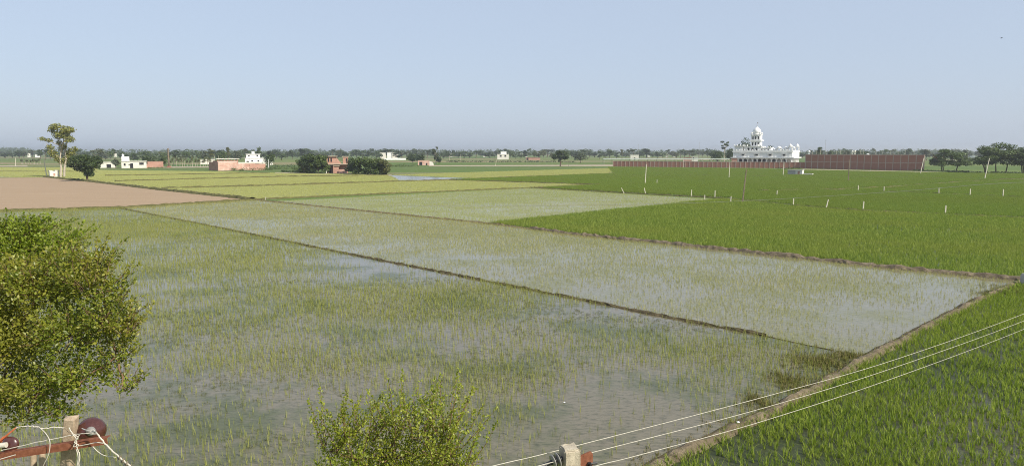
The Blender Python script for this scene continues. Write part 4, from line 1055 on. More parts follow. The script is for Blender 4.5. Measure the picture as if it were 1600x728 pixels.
# long low shed roof behind the low wall
p, rz, s = place(942, 257)
o = empty('long_shed', p, R(1.0)); tag(o, 'long low shed with grey-green sheet roof behind the low wall', 'shed')
Ls = 198 * s
MB().add([(0, -3, 3.5), (Ls, -3, 3.5), (Ls, 0, 4.25), (0, 0, 4.25), (Ls, 3, 3.5), (0, 3, 3.5), (0, -3, 3.38), (Ls, -3, 3.38), (Ls, 3, 3.38), (0, 3, 3.38)], [(0, 1, 2, 3), (3, 2, 4, 5), (6, 9, 8, 7), (0, 6, 7, 1), (4, 8, 9, 5), (1, 7, 8, 4, 2), (0, 3, 5, 9, 6)]).build('roof', SHED, o)
for i in range(15):
    x = 0.4 + i * (Ls - .8) / 14; MB().box(x - .1, x + .1, -2.7, -2.5, 0, 3.38).build('post', CONC_GREY, o); MB().box(x - .1, x + .1, 2.5, 2.7, 0, 3.38).build('post', CONC_GREY, o)

# --- generic little farm buildings
def flat_house(name, label, px0, px1, by, ty, mat, rz=None, dep=6.0, wins=(), doors=(), roofmat=None, cat='house', over=0.3, split=None):
    p, r0, s = place(px0, by); Wd = (px1 - px0) * s; h = (by - ty) * s
    rz = r0 if rz is None else rz
    o = empty(name, p, rz); tag(o, label, cat)
    MB().box(0, Wd, 0, dep, 0, h - 0.25).build('wall', mat, o)
    MB().box(-over, Wd + over, -over, dep + over, h - 0.247, h).build('roof', roofmat or mat, o)
    for (u, z, w, hh) in wins: window(o, mat, u * Wd, z * h, w, hh)
    for (u, w, hh) in doors:
        d = MB().box(u * Wd - w / 2, u * Wd + w / 2, -0.02, 0.01, 0.0, hh).build('door', DARKGLASS, o)
        MB().box(u * Wd - w / 2 - .12, u * Wd - w / 2, -0.05, 0.01, 0, hh + .12).box(u * Wd + w / 2, u * Wd + w / 2 + .12, -0.05, 0.01, 0, hh + .12).build('door_frame', mat, d)
    return o, Wd, h, s
o, Wd, h, s = flat_house('farmhouse', 'white flat-roofed farmhouse with round rooftop water tank', 190, 225, 263, 252, OFFWHITE, dep=7, doors=((0.40, 1.6, 2.6),), wins=((0.13, 0.35, 0.9, 1.2), (0.80, 0.45, 2.2, 1.3)))
MB().box(0.2, 4.0, 2, 6, h, h + 2.4).build('roof_room', WHITE, o)
MB().lathe([(0.6, h + 2.4), (0.62, h + 3.4), (0.5, h + 3.6), (0.15, h + 3.75), (0.15, h + 3.9), (0, h + 3.92)], 14, (1.0, 4, 0)).build('water_tank', WHITE, o)
MB().box(Wd * .30, Wd * .36, -0.8, -.05, 2.2, 2.35).build('sunshade', OFFWHITE, o)
flat_house('brick_hut', 'small square red-brick hut right of the white farmhouse', 231, 253, 262.3, 252.5, BRICK_PINK, dep=5, roofmat=BRICK_PINK, cat='hut', over=0.1)
flat_house('outbuilding', 'low grey-white shed with slanting front left of the farmhouse', 153, 178, 262.5, 253.5, OFFWHITE, dep=5, doors=((0.6, 2.2, 2.0),), cat='shed', over=0.2)
flat_house('outbuilding', 'low pink annex joining farmhouse and brick hut', 225.5, 231, 262.4, 256.5, BRICK_PINK, dep=3, cat='shed', over=0.1)
# brick compound
def compound():
    A = at(341, 267.0); s = mpp(341, 267)
    o = empty('brick_compound', A, R(42)); tag(o, 'roofless patchy brick compound with a shaded end wall', 'compound')
    MB().box(0, 9, 0, 0.3, 0, 4.1).build('front_wall', BRICK_PATCH, o)
    MB().box(9.003, 13, 0, 0.3, 0, 3.2).build('front_wall', BRICK_PATCH, o)
    MB().box(13.003, 15, 0, 0.3, 0, 1.7).build('front_wall', BRICK_PATCH, o)
    MB().box(15.003, 23, 0, 0.3, 0, 3.0).build('front_wall', BRICK_PINK, o)
    MB().box(-0.003, 0.3, 0.303, 12, 0, 4.05).build('end_wall', BRICK_PINK, o)
    MB().box(-0.1, 9.1, -0.06, 0.36, 4.1, 4.25).build('coping', OFFWHITE, o)
    MB().box(22.7, 23.0, 0.303, 12, 0, 3.0).build('end_wall', BRICK_PINK, o)
    MB().box(0, 23, 12.003, 12.3, 0, 3.0).build('rear_wall', BRICK_PINK, o)
    MB().box(1.5, 11.5, 5, 11, 0, 4.6).build('inner_room', BRICK_PINK, o)
    MB().box(1.0, 12, 4.5, 11.5, 5.4, 5.65).build('inner_roof', OFFWHITE, o)
    for i in range(7):
        x = 1.6 + i * 1.6; MB().box(x, x + 0.35, 5.0, 5.3, 4.603, 5.4).build('roof_post', BRICK_PINK, o)
    return o
compound()
flat_house('pink_wall_house', 'long low pinkish-white building behind the plantation row', 313, 334, 257, 249.3, OFFWHITE, dep=5, wins=((0.15, .4, .9, 1.0),), over=0.15)
o, Wd, h, s = flat_house('white_house', 'bright white two-level house with a small stair tower', 383, 416, 256.5, 247.2, WHITE, dep=9, doors=((0.12, 1.6, 2.2),), wins=((0.32, .4, 1.2, 1.0), (0.6, .4, 1.2, 1.0)))
MB().box(1.0, Wd * .68, 0.8, 8, h, h + 2.7).build('upper_room', WHITE, o)
window(o, WHITE, Wd * .18, h + 1.0, 1.2, 1.0, 0.8); window(o, WHITE, Wd * .56, h + 1.0, 1.2, 1.2, 0.8)
MB().box(0.6, Wd * .72, 0.4, 8.4, h + 2.703, h + 2.95).build('upper_roof', WHITE, o)
MB().box(Wd * .31, Wd * .44, 2, 5, h + 2.95, h + 4.9).build('stair_tower', WHITE, o)
flat_house('garden_wall', 'long low cream wall in front of the white house', 372, 424, 258.5, 253.6, OFFWHITE, dep=0.3, cat='wall', over=0.05)
# unfinished two-storey brick house
def brick_house():
    A = at(509.5, 271.0); s = mpp(509.5, 271)
    o = empty('brick_house', A, R(14)); tag(o, 'unfinished two-storey brick house with open upper rooms', 'house')
    # ground floor: porch open to the left, rooms to the right
    MB().box(0.1, 9.0, 2.4, 8, 0, 3.6).build('ground_floor', BRICK_PINK, o)
    for x in (0.0, 2.9): MB().box(x, x + 0.35, 0, 0.35, 0, 3.6).build('porch_pillar', OFFWHITE if x == 0 else BRICK_PINK, o)
    MB().box(3.3, 5.2, 0.2, 2.397, 0, 3.0).build('front_room', BRICK_PINK, o)
    MB().box(2.9, 5.6, -0.3, 2.397, 3.003, 3.2).build('porch_slab', CONC, o)
    d = MB().box(1.3, 2.2, 2.36, 2.41, 0, 2.3).build('door', DARKGLASS, o); MB().box(1.18, 1.3, 2.33, 2.41, 0, 2.42).box(2.2, 2.32, 2.33, 2.41, 0, 2.42).build('door_frame', BRICK_PINK, d)
    MB().box(-0.5, 9.3, -0.5, 8.3, 3.603, 3.9).build('floor_slab', CONC, o)
    MB().box(-0.4, 5.0, -0.45, -0.25, 3.9, 4.7).build('parapet', BRICK_PINK, o)
    MB().box(0.4, 4.4, 1.6, 7.6, 3.9, 6.9).build('upper_room', BRICK_PINK, o)
    for x in (1.1, 2.2): 
        w = window(o, BRICK_PINK, x, 4.6, 0.6, 1.7, 1.6, 0.05)
    MB().box(0.1, 4.8, 0.9, 7.9, 6.903, 7.15).build('upper_roof', CONC, o)
    m = MB().add([(4.45, 2, 3.9), (6.4, 2, 3.9), (4.45, 2, 6.4), (4.45, 2.25, 3.9), (6.4, 2.25, 3.9), (4.45, 2.25, 6.4)], [(0, 1, 2), (3, 5, 4), (1, 4, 5, 2), (0, 2, 5, 3), (0, 3, 4, 1)]); m.build('broken_wall', BRICK_PINK, o)
    MB().box(7.0, 9.1, 1.2, 5.0, 3.9, 6.8).build('stair_room', BRICK_PINK, o); window(o, BRICK_PINK, 8.5, 5.0, 0.6, 1.1, 1.2, 0.05)
    MB().box(6.7, 9.5, 0.8, 5.4, 6.803, 7.05).build('stair_roof', CONC, o)
    MB().box(5.3, 8.4, -1.0, -0.7, 0, 1.6).build('yard_wall', BRICK_PATCH, o)
brick_house()
# ruined hut, far houses
o, Wd, h, s = flat_house('ruined_hut', 'low broken brick hut with a collapsed white corner', 653, 671, 258.4, 250.8, BRICK_PATCH, dep=5, doors=((0.25, 2.0, 2.2), (0.75, 0.9, 1.4)), cat='hut', over=0.1)
MB().add([(Wd, 0, 0), (Wd + 3, 0, 0), (Wd + 2.2, 0, 2.0), (Wd, 0, 2.6), (Wd, 4, 0), (Wd + 3, 4, 0), (Wd + 2.2, 4, 2.0), (Wd, 4, 2.6)], [(0, 1, 2, 3), (4, 7, 6, 5), (1, 5, 6, 2), (2, 6, 7, 3)]).build('collapsed_corner', OFFWHITE, o)
o, Wd, h, s = flat_house('far_house', 'grey-white two-storey far house left of the pink shed', 777, 795, 249.5, 241, OFFWHITE, dep=10, wins=((0.3, .5, 2, 2), (0.7, .5, 2, 2)))
MB().box(Wd * .3, Wd * .8, 1, 8, h, h + 2.8).build('upper_room', WHITE, o)
flat_house('pink_shed', 'long low pink brick shed in the far fields left of the lone tree', 822, 844, 250.5, 246.2, BRICK_PINK, dep=8, doors=((0.1, 2, 2.5),), cat='shed')
flat_house('far_house', 'cream far house row over the thicket, left block', 594, 603, 249, 238.5, OFFWHITE, dep=8)
flat_house('far_house', 'cream far house row over the thicket, middle block', 605, 612, 249, 238.2, WHITE, dep=8)
flat_house('far_house', 'cream far house row over the thicket, right block', 613, 622, 249, 239, OFFWHITE, dep=8)
flat_house('far_wall', 'long thin white wall far behind the thicket', 600, 634, 250.2, 247.2, WHITE, dep=0.4, cat='wall', over=0.05)
flat_house('far_house', 'small pale gabled house above the low wall', 985, 998, 250, 242, OFFWHITE, dep=8, doors=((.5, 1.5, 2.5),))
flat_house('far_house', 'pinkish far house among trees above the low wall, left one', 1068, 1080, 252.5, 246.2, BRICK_PINK, dep=8)
flat_house('far_house', 'cream far house among trees above the low wall, right one', 1080.5, 1090, 252.5, 245.5, OFFWHITE, dep=8, wins=((.3, .4, 1, 2),))
flat_house('far_house', 'tiny far white house under the wooded rise', 55, 62, 246, 241.6, WHITE, dep=8)
flat_house('far_house', 'tiny far cream house under the wooded rise, left of the white one', 43, 47, 246, 239.5, OFFWHITE, dep=8)
flat_house('far_house', 'low brick gate house at the left foot of the temple', 1143, 1151, 262.0, 247.5, BRICK_PINK, dep=5)
flat_house('far_house', 'small far white house on the horizon right of the wall', 1513, 1522, 247, 243, WHITE, dep=8)
flat_house('far_house', 'small far pink house beside the shade tree', 1457, 1463, 252, 245.5, BRICK_PINK, dep=6)
for i, (px, w) in enumerate(((162, 5), (178, 4), (703, 4), (755, 5), (820, 4), (1012, 4), (1030, 5), (1040, 4), (1052, 5))):
    flat_house('far_house', f'tiny pale house between the horizon trees, {ordinal(i + 1)} of nine from left', px, px + w, 245.5, 239.3 + random.uniform(-.6, 1), OFFWHITE, dep=10)[0]['group'] = 'tiny houses between the horizon trees'
# brick box by the tall tree
p, rz, s = place(78, 277)
o = empty('brick_tank', p, rz + R(8)); tag(o, 'pale plastered pump box at the foot of the tall pale tree', 'pump house')
MB().box(0, 2.9, 0, 2.4, 0, 2.1).build('wall', OFFWHITE, o); MB().box(-0.12, 0.9, -0.1, 2.5, 2.1, 2.35).box(1.7, 3.0, -0.1, 2.5, 2.1, 2.45).build('broken_top', OFFWHITE, o)
MB().box(1.1, 1.7, -0.02, 0.01, 0.4, 1.3).build('hatch', BRICK_PINK, o)
# tube-well house in the far green rice
p, rz, s = place(1230.5, 273.6)
o = empty('pump_house', p, rz + R(-14)); tag(o, 'little grey and white tube-well house in the green rice', 'pump house')
MB().box(0, 2.9, 0, 2.4, 0, 1.75).build('wall', CONC_GREY, o); MB().box(2.903, 5.4, -0.1, 2.5, 0, 1.9).build('wall', OFFWHITE, o)
MB().box(-0.15, 5.55, -0.25, 2.65, 1.903, 2.05).build('roof', CONC_GREY, o); MB().box(5.4, 9.0, 0.4, 2.0, 0, 0.65).build('outlet_tank', OFFWHITE, o)
MB().box(3.7, 4.5, -0.12, -0.09, 0.2, 1.5).build('door', BRICK_PINK, o)
# tall brick chimney
p, rz, s = place(264, 262)
o = empty('chimney', p); tag(o, 'thin dark brick kiln chimney above the plantation row', 'chimney')
MB().lathe([(0.55, 0), (0.48, 5), (0.40, 10.2), (0.44, 10.4), (0.44, 10.8), (0.30, 10.8)], 12).build('stack', POST_DARK, o)
MB().box(-0.8, 0.8, -0.8, 0.8, 0, 0.9).build('base', BRICK_WALL, o)
# thin masts on the horizon
for px, by, ty, lab in ((997, 250, 225, 'thin mast above the low brick wall, left one'), (1067, 252, 231, 'short mast above the low brick wall'), (1092, 250, 222, 'thin mast above the low brick wall, right one'), (1288.5, 256, 218.5, 'thin mast above the tall brick wall'), (1228, 253, 230, 'thin rod between the temple roof domes')):
    p, rz, s = place(px, by); h = (by - ty) * s
    o = empty('mast', p, rz); tag(o, lab, 'mast')
    MB().tube([(0, 0, 0), (0, 0, h)], [0.14, 0.07], 6).build('shaft', STEEL_GREY, o)
    MB().bar((-0.6, 0, h * .93), (0.6, 0, h * .93), 0.09).build('crossarm', STEEL_GREY, o)

# ------------------------------------------------------------------ poles and fence posts
def pole(px, by, tx, ty, label, wid=0.2, mat=POST, arm=False):
    a = at(px, by); s = mpp(px, by); h = (by - ty) * s; dx = (tx - px) * s
    o = empty('utility_pole', a); tag(o, label, 'pole')
    MB().bar((0, 0, -0.1), (dx, 0, h), wid, wid, (0, 1, 0), 0.7).build('shaft', mat, o)
    if arm:
        MB().bar((dx - .5, 0, h * .96), (dx + .5, 0, h * .96), 0.09).build('crossarm', STEEL_GREY, o)
        for sx in (-.45, .45): MB().lathe([(.05, 0), (.08, .06), (.05, .14)], 8, (dx + sx, 0, h * .96 + .05)).build('insulator', STEEL_RUST, o)
pole(1008, 287.2, 1009.5, 257, 'pale pole in the rice before the low brick wall, leftmost', 0.22)
pole(1139, 278.6, 1139.5, 253.5, 'pale pole in the rice before the left end of the temple', 0.2)
pole(1160, 317, 1164.5, 264.5, 'dark thin leaning pole standing among the short fence posts', 0.21, POST_DARK)
pole(1223.5, 274.3, 1224, 253, 'pale pole beside the tube-well house', 0.22)
pole(1325.5, 283.5, 1325.5, 250, 'dark slim pole before the tall brick wall', 0.24, POST_DARK)
pole(1438, 271.8, 1442, 247, 'leaning pale pole at the right end of the tall wall', 0.26)
pole(1538.5, 279.6, 1543.5, 247.5, 'leaning pale pole in front of the largest shade tree', 0.24)
pole(24.5, 260, 25, 247, 'pale pole by the far track at left', 0.25)
pole(73, 275.6, 70.5, 250, 'leaning pale pole beside the pump box', 0.26)
pole(410, 263.5, 410.3, 245, 'white post by the dark tree, left of two', 0.22, WHITE)
pole(419, 264.3, 420.5, 249, 'white post by the dark tree, right of two', 0.25, WHITE)
pole(335.5, 263, 335.5, 243, 'thin pole behind the brick compound, left of two', 0.14)
pole(342.5, 263, 342.5, 244, 'thin pole behind the brick compound, right of two', 0.14)
pole(599, 262, 599.5, 247, 'pale pole standing behind the thicket', 0.22)
pole(774, 259.8, 776, 250, 'small pale pole by the track in the middle distance', 0.2)
pole(888.5, 260.5, 888.5, 250, 'slim pole right of the lone dark tree', 0.15, POST_DARK)
pole(720, 252, 720, 241.5, 'distant pole, right of two near the tall narrow tree', 0.25)
pole(702, 252, 702, 243, 'distant pole, left of two near the tall narrow tree', 0.25)
pole(1067.5, 262.5, 1067.5, 249, 'pale post standing at the middle of the low wall', 0.2)
near_row = [(975.6, 302.5, 971, 294), (1009, 303.4, 1006.5, 294), (1080, 307.5, 1080.5, 297), (1101, 314, 1101, 305), (1117, 309, 1117, 298), (1141.5, 317, 1142, 307), (1239.5, 322, 1239.5, 310.5), (1290.5, 325.8, 1293.5, 312), (1348.5, 328.3, 1349, 315), (1477, 334.8, 1477, 321.5)]
far_row = [(1026.5, 287.6, 1026.5, 281), (1213.8, 305.7, 1214, 298), (1341, 298.8, 1340.5, 289.7), (1381, 300, 1381, 292), (1467, 303.2, 1466.5, 294), (1515.6, 305.4, 1515.6, 295.5), (1567, 307, 1567, 296)]
ords = ['first', 'second', 'third', 'fourth', 'fifth', 'sixth', 'seventh', 'eighth', 'ninth', 'tenth']
for rowname, row in (('nearer', near_row), ('farther', far_row)):
    for i, (px, by, tx, ty) in enumerate(row):
        a = at(px, by); s = mpp(px, by)
        o = empty('fence_post', a); tag(o, f'short pale fence post, {ords[i]} from the left in the {rowname} row', 'fence post', f'{rowname} row of short fence posts')
        h = (by - ty) * s; dx = (tx - px) * s
        MB().bar((0, 0, -0.1), (dx, 0, h), 0.15, 0.13, (0, 1, 0), 0.85).build('shaft', POST, o)
        MB().bar((dx - .01, 0, h), (dx, 0, h + 0.05), 0.11, 0.09, (0, 1, 0), 0.6).build('cap', POST, o)
p = at(1600, 446)
o = empty('marker_post', p, R(20)); tag(o, 'dark grey block post where the bunds meet at the right edge', 'post')
MB().box(-.17, .17, -.17, .17, -0.05, 0.75).build('shaft', CONC_GREY, o); MB().box(-.14, .14, -.14, .14, .75, .82).build('cap', CONC_GREY, o)

# ------------------------------------------------------------------ foreground: wires, pole tops, near trees
WIRE = rough_mat('aluminium_wire', [(0.40, 0.37, 0.30), (0.50, 0.47, 0.39), (0.56, 0.53, 0.45)], 8, 0.55, 0.1, 0.001, obj=True)
WIRE_PALE = rough_mat('plastic_cord', [(0.44, 0.40, 0.33), (0.54, 0.50, 0.42), (0.60, 0.56, 0.48)], 30, 0.7, 0.1, 0.001, obj=True)
BLACK = rough_mat('black_fitting', [(0.012, 0.012, 0.013), (0.02, 0.02, 0.022), (0.035, 0.033, 0.03)], 30, 0.45, 0.1, 0.001, obj=True, spec=0.5)
def porcelain(name, col):
    m, nt, b, o = newmat(name); v = objc(nt); n = noise(nt, v, 40, 3, 0.6)
    nt.links.new(mixc(nt, maprange(nt, n, 0.4, 0.8, 0, 0.5), col, tuple(1.8 * c + 0.01 for c in col)), b.inputs['Base Color'])
    nt.links.new(maprange(nt, n, 0.3, 0.8, 0.16, 0.34), b.inputs['Roughness']); b.inputs['Coat Weight'].default_value = 0.3; return m
BROWN_GLAZE = porcelain('brown_glaze', (0.055, 0.018, 0.014))
GREY_GLAZE = porcelain('grey_glaze', (0.20, 0.19, 0.17))
ORANGE = rough_mat('orange_oxide', [(0.42, 0.10, 0.035), (0.50, 0.13, 0.05), (0.55, 0.17, 0.08)], 25, 0.7, 0.2, 0.002, obj=True)
WOOD_PALE = rough_mat('weathered_pole', [(0.27, 0.20, 0.13), (0.40, 0.31, 0.215), (0.50, 0.40, 0.29)], 18, 0.9, 0.8, 0.006, obj=True)
def curve_pts(ctrl, n=40):
    """smooth curve through control points (Catmull-Rom)"""
    P = [Vector(c) for c in ctrl]; P = [P[0] * 2 - P[1]] + P + [P[-1] * 2 - P[-2]]; out = []
    seg = len(P) - 3
    for i in range(seg):
        a, b, c, d = P[i:i + 4]; m = max(2, n // seg)
        for k in range(m):
            t = k / m
            out.append(0.5 * ((2 * b) + (c - a) * t + (2 * a - 5 * b + 4 * c - d) * t * t + (3 * b - a - 3 * c + d) * t ** 3))
    out.append(P[-2]); return out
def sag(a, b, drop, n=48):
    a = Vector(a); b = Vector(b)
    return [a.lerp(b, i / n) - Vector((0, 0, 4 * drop * (i / n) * (1 - i / n))) for i in range(n + 1)]
# three conductors running from off the lower left, past the pole top, away to the right
def conductor(label, pix):
    o = MB().tube(curve_pts([deep(*p) for p in pix], 60), 0.0028, 6).build('overhead_wire', WIRE)
    tag(o, label, 'wire', 'three wires over the near rice')
conductor('uppermost pale wire crossing low over the near rice', [(560, 778, 4.6), (780, 725, 4.95), (890, 698.5, 5.5), (1200, 618, 7.6), (1400, 561, 9.8), (1600, 490, 13.0), (1760, 424, 18), (1900, 360, 25)])
conductor('middle pale wire crossing low over the near rice', [(640, 782, 4.5), (850, 725, 5.0), (905, 711.5, 5.5), (1200, 635, 7.5), (1400, 573, 9.7), (1600, 501, 12.9), (1760, 434, 18), (1900, 369, 25)])
conductor('lowest pale wire crossing low over the near rice', [(760, 776, 4.8), (932, 727, 5.4), (1000, 710, 5.8), (1200, 655, 7.3), (1400, 589, 9.6), (1600, 514, 12.8), (1760, 446, 18), (1900, 380, 25)])
# off-frame carrier of those wires
pb = deep(1900, 368, 25.0)
o = empty('utility_pole', (pb.x + .3, pb.y, 0)); tag(o, 'concrete pole carrying the three near wires beyond the right edge', 'pole')
MB().bar((0, 0, -.2), (0, 0, pb.z + .6), .26, .2, (0, 1, 0), .75).build('shaft', CONC, o); MB().bar((-.3, -.6, pb.z), (-.3, .6, pb.z), .08).build('crossarm', STEEL_RUST, o)
# right pole top
def right_pole():
    t = deep(890, 697, 5.2)
    o = empty('concrete_pole', (t.x, t.y, 0), R(16)); tag(o, 'pale concrete pole top at the bottom edge with black strain insulator', 'pole')
    z = t.z; w = 0.062
    m = MB().box(-w, w, -w * 1.05, w * 1.05, -0.3, z).mesh('shaft')
    bm = bmesh.new(); bm.from_mesh(m)
    bmesh.ops.bevel(bm, geom=list(bm.edges), offset=0.010, segments=2, affect='EDGES')
    bmesh.ops.subdivide_edges(bm, edges=[e for e in bm.edges if e.calc_length() < 0.2], cuts=2)
    for v in bm.verts:
        if v.co.z > z - 0.03: v.co += Vector((random.uniform(-.005, .005), random.uniform(-.005, .005), random.uniform(-.012, .004)))
    bm.to_mesh(m); bm.free()
    mesh_obj('shaft', m, CONC, o)
    # rusted bracket plate with bolt
    b = MB().add([(w + .002, -.05, z - .60), (w + .10, -.05, z - .60), (w + .10, -.05, z - .055), (w + .085, -.05, z - .035), (w + .002, -.05, z - .06), (w + .002, -.035, z - .60), (w + .10, -.035, z - .60), (w + .10, -.035, z - .055), (w + .085, -.035, z - .035), (w + .002, -.035, z - .06)],
             [(0, 1, 2, 3, 4), (9, 8, 7, 6, 5), (1, 6, 7, 2), (2, 7, 8, 3), (3, 8, 9, 4), (0, 4, 9, 5)]).build('bracket', STEEL_RUST, o)
    MB().tube([(w + .07, -.09, z - .125), (w + .07, .01, z - .125)], .010, 8).lathe([(.018, 0), (.018, .014)], 6, (w + .07, -.064, z - .125), (0, 1, 0), False).tube([(w + .07, -.045, z - .125), (w + .135, -.045, z - .13)], .010, 8).build('bolt', BLACK, b)
    # strain insulator on the left: two sheds, cap, tension clamp
    ax = Vector((-1, -0.12, -0.20)).normalized(); c0 = Vector((-w, -0.02, z - 0.072))
    prof = lambda h: [(0.018, h - .012), (0.03, h - .008), (0.052, h - .001), (0.056, h + .004), (0.050, h + .008), (0.024, h + .010), (0.018, h + .014)]
    ins = MB().tube([c0, c0 + ax * .17], .016, 10); ins.build('insulator_core', BLACK, o)
    for h in (0.035, 0.073): MB().lathe(prof(h), 22, c0, ax).build('insulator_shed', GREY_GLAZE, o)
    for h in (0.028, 0.066): MB().lathe([(0.017, h - .006), (0.046, h - .0045), (0.046, h - .002), (0.017, h)], 22, c0, ax).build('insulator_underside', BLACK, o)
    MB().tube([c0 + ax * .09, c0 + ax * .13], [.020, .012], 10).build('end_cap', BLACK, o)
    e = c0 + ax * .13
    MB().lathe([(.012, 0), (.017, .008), (.012, .018)], 8, e, ax, False).lathe([(.010, .022), (.015, .03), (.010, .04)], 8, e, ax, False).build('shackle', STEEL_GREY, o)
    f = e + Vector((-.05, 0, -.012)); MB().bar(f, f + Vector((-.05, -.005, -.035)), .016, .012).build('tension_rod', BLACK, o)
    g2 = f + Vector((-.05, -.005, -.035)); MB().bar(g2, g2 + Vector((-.055, -.005, -.022)), .014, .014).build('clamp', POST, o)
    return o
right_pole()
# left pole with rusted crossarm, disc insulator and loose cords
def left_pole():
    D = 6.5
    t = deep(111.5, 651, D); foot = Vector((t.x - 1.3, t.y + 0.55, 0))
    o = empty('timber_pole', foot); tag(o, 'weathered pole with rusted crossarm and brown disc insulator at lower left', 'pole')
    L = lambda p: p - foot
    P = lambda x, y, d=D: L(deep(x, y, d))
    rows = 14; vs = []; 
    a = Vector((0, 0, -.2)); b = L(t)
    ring = [(1, -.55), (1, .55), (.8, .9), (-.8, .9), (-1, .55), (-1, -.55), (-.8, -.9), (.8, -.9)]
    V = []; nr = rows + 1
    for i in range(nr):
        q = a.lerp(b, i / rows); rr = 0.066 - 0.014 * i / rows
        for (u, v) in ring: V.append((q.x + u * rr + random.uniform(-.002, .002), q.y + v * rr + random.uniform(-.002, .002), q.z + (random.uniform(-.022, .004) if i == rows else 0)))
    V.append((b.x, b.y, b.z + .012))
    Fq = [(i * 8 + k, i * 8 + (k + 1) % 8, (i + 1) * 8 + (k + 1) % 8, (i + 1) * 8 + k) for i in range(rows) for k in range(8)] + [(rows * 8 + k, rows * 8 + (k + 1) % 8, nr * 8) for k in range(8)]
    m = MB().add(V, Fq); m.build('shaft', WOOD_PALE, o)
    arm = MB(); p0, p1 = P(-60, 716, D - .08), P(170, 681.5, D - .08)
    arm.bar(p0, p1, .058, .006, (0, 0, 1)); arm.bar(p0 + Vector((0, -.029, -.03)), p1 + Vector((0, -.029, -.03)), .006, .058)
    arm.build('crossarm', STEEL_RUST, o)
    # big brown disc insulator standing on the arm end
    c = P(143, 672.5, D + .10); ax = Vector((0.42, -0.84, 0.30)).normalized()
    disc = MB().lathe([(0.0, -.055), (.07, -.052), (.112, -.035), (.122, -.010), (.115, .012), (.095, .036), (.066, .056), (.040, .068), (.036, .072)], 30, c, ax).build('disc_insulator', BROWN_GLAZE, o)
    MB().lathe([(.040, .070), (.040, .084), (.026, .092), (.022, .112), (0, .114)], 18, c, ax).build('metal_cap', GREY_GLAZE, disc)
    # small left insulator: dark disc, orange boss, white spool
    c2 = P(16, 694, D - .05)
    d2 = MB().lathe([(0, -.03), (.045, -.028), (.068, -.012), (.070, .005), (.055, .018), (.02, .024)], 24, c2, (0.25, -0.9, 0.3)).build('disc_insulator', BROWN_GLAZE, o)
    MB().lathe([(.036, -.05), (.040, -.03), (.030, -.005)], 14, P(7, 685, D), (0.3, -.6, .7)).build('orange_boss', ORANGE, d2)
    MB().tube([P(-16, 697, D - .12), P(10, 694.5, D - .12)], [.022, .024], 12).build('white_spool', WIRE_PALE, d2)
    MB().bar(P(-6, 693, D - .03), P(25, 668, D - .03), .024, .012).build('strut', ORANGE, o)
    # cords and wires
    def cord(nm, pix, r, mat, wob=0.0):
        r *= 0.62
        C = curve_pts([P(*p) for p in pix], 36)
        if wob: C = [q + Vector((random.uniform(-1, 1), random.uniform(-1, 1), random.uniform(-1, 1))) * wob for q in C]
        MB().tube(C, r, 6).build(nm, mat, o)
    cord('cord', [(25, 668, 6.45), (38, 666, 6.43), (52, 665.5, 6.42), (68, 669, 6.42), (84, 667, 6.42), (101, 667.5, 6.42)], .0085, WIRE_PALE, .004)
    cord('cord', [(60, 666, 6.42), (70, 675, 6.38), (77, 686, 6.34), (78, 698, 6.33), (75, 712, 6.34), (69, 724, 6.36), (60, 745, 6.4)], .006, WIRE_PALE)
    cord('cord', [(2, 703, 6.36), (25, 698, 6.36), (60, 690, 6.36), (90, 684, 6.36), (120, 678, 6.36), (146, 676, 6.34)], .006, WIRE_PALE, .002)
    cord('cord', [(108, 668, 6.35), (114, 678, 6.34), (119, 685, 6.34), (120, 697, 6.34), (124, 712, 6.34), (122, 740, 6.34)], .008, WIRE_PALE, .003)
    cord('cord', [(100, 668, 6.42), (108, 675, 6.38), (117, 677, 6.36), (119, 692, 6.36), (110, 705, 6.38), (102, 722, 6.42), (98, 740, 6.42)], .004, POST_DARK)
    cord('cord', [(118, 697, 6.34), (135, 694, 6.33), (150, 691, 6.32), (163, 692, 6.32)], .0065, WIRE_PALE)
    cord('cord', [(145, 697, 6.32), (153, 705, 6.32), (163, 711, 6.30), (181, 714, 6.28)], .0055, WIRE_PALE)
    cord('cord', [(-10, 720, 6.3), (10, 714, 6.3), (24, 710, 6.3)], .007, WIRE_PALE)
    cord('cord', [(119, 700, 6.34), (122, 715, 6.32), (119, 735, 6.32)], .005, WIRE_PALE)
    cord('twisted_tail', [(143, 673, 6.28), (151, 676, 6.26), (158, 684, 6.25), (163, 692, 6.25), (170, 698, 6.24), (176, 705, 6.23), (184, 711, 6.22), (193, 719, 6.20), (203, 727, 6.18), (222, 748, 6.15)], .012, WIRE, .004)
    for k in range(16):   # lashing wound over the pole and the arm
        a = k / 16 * 6.28 * 3
    cord('lashing', [(112, 676, 6.30), (122, 683, 6.29), (116, 690, 6.29), (123, 695, 6.29), (115, 697, 6.30), (120, 686, 6.29), (124, 679, 6.29)], .006, WIRE_PALE)
    cord('tie_wire', [(128, 669, 6.28), (137, 672, 6.25), (146, 671, 6.25), (150, 677, 6.25), (140, 677, 6.25), (150, 673, 6.24)], .007, STEEL_GREY)
    coil = [P(184 + k * 1.15, 712 + k * 1.0 + 4.5 * math.sin(k * 1.3), 6.20 + .03 * math.cos(k * 1.3)) for k in range(22)]
    MB().tube(coil, .006, 5).build('spring_coil', POST_DARK, o)
    return o
left_pole()
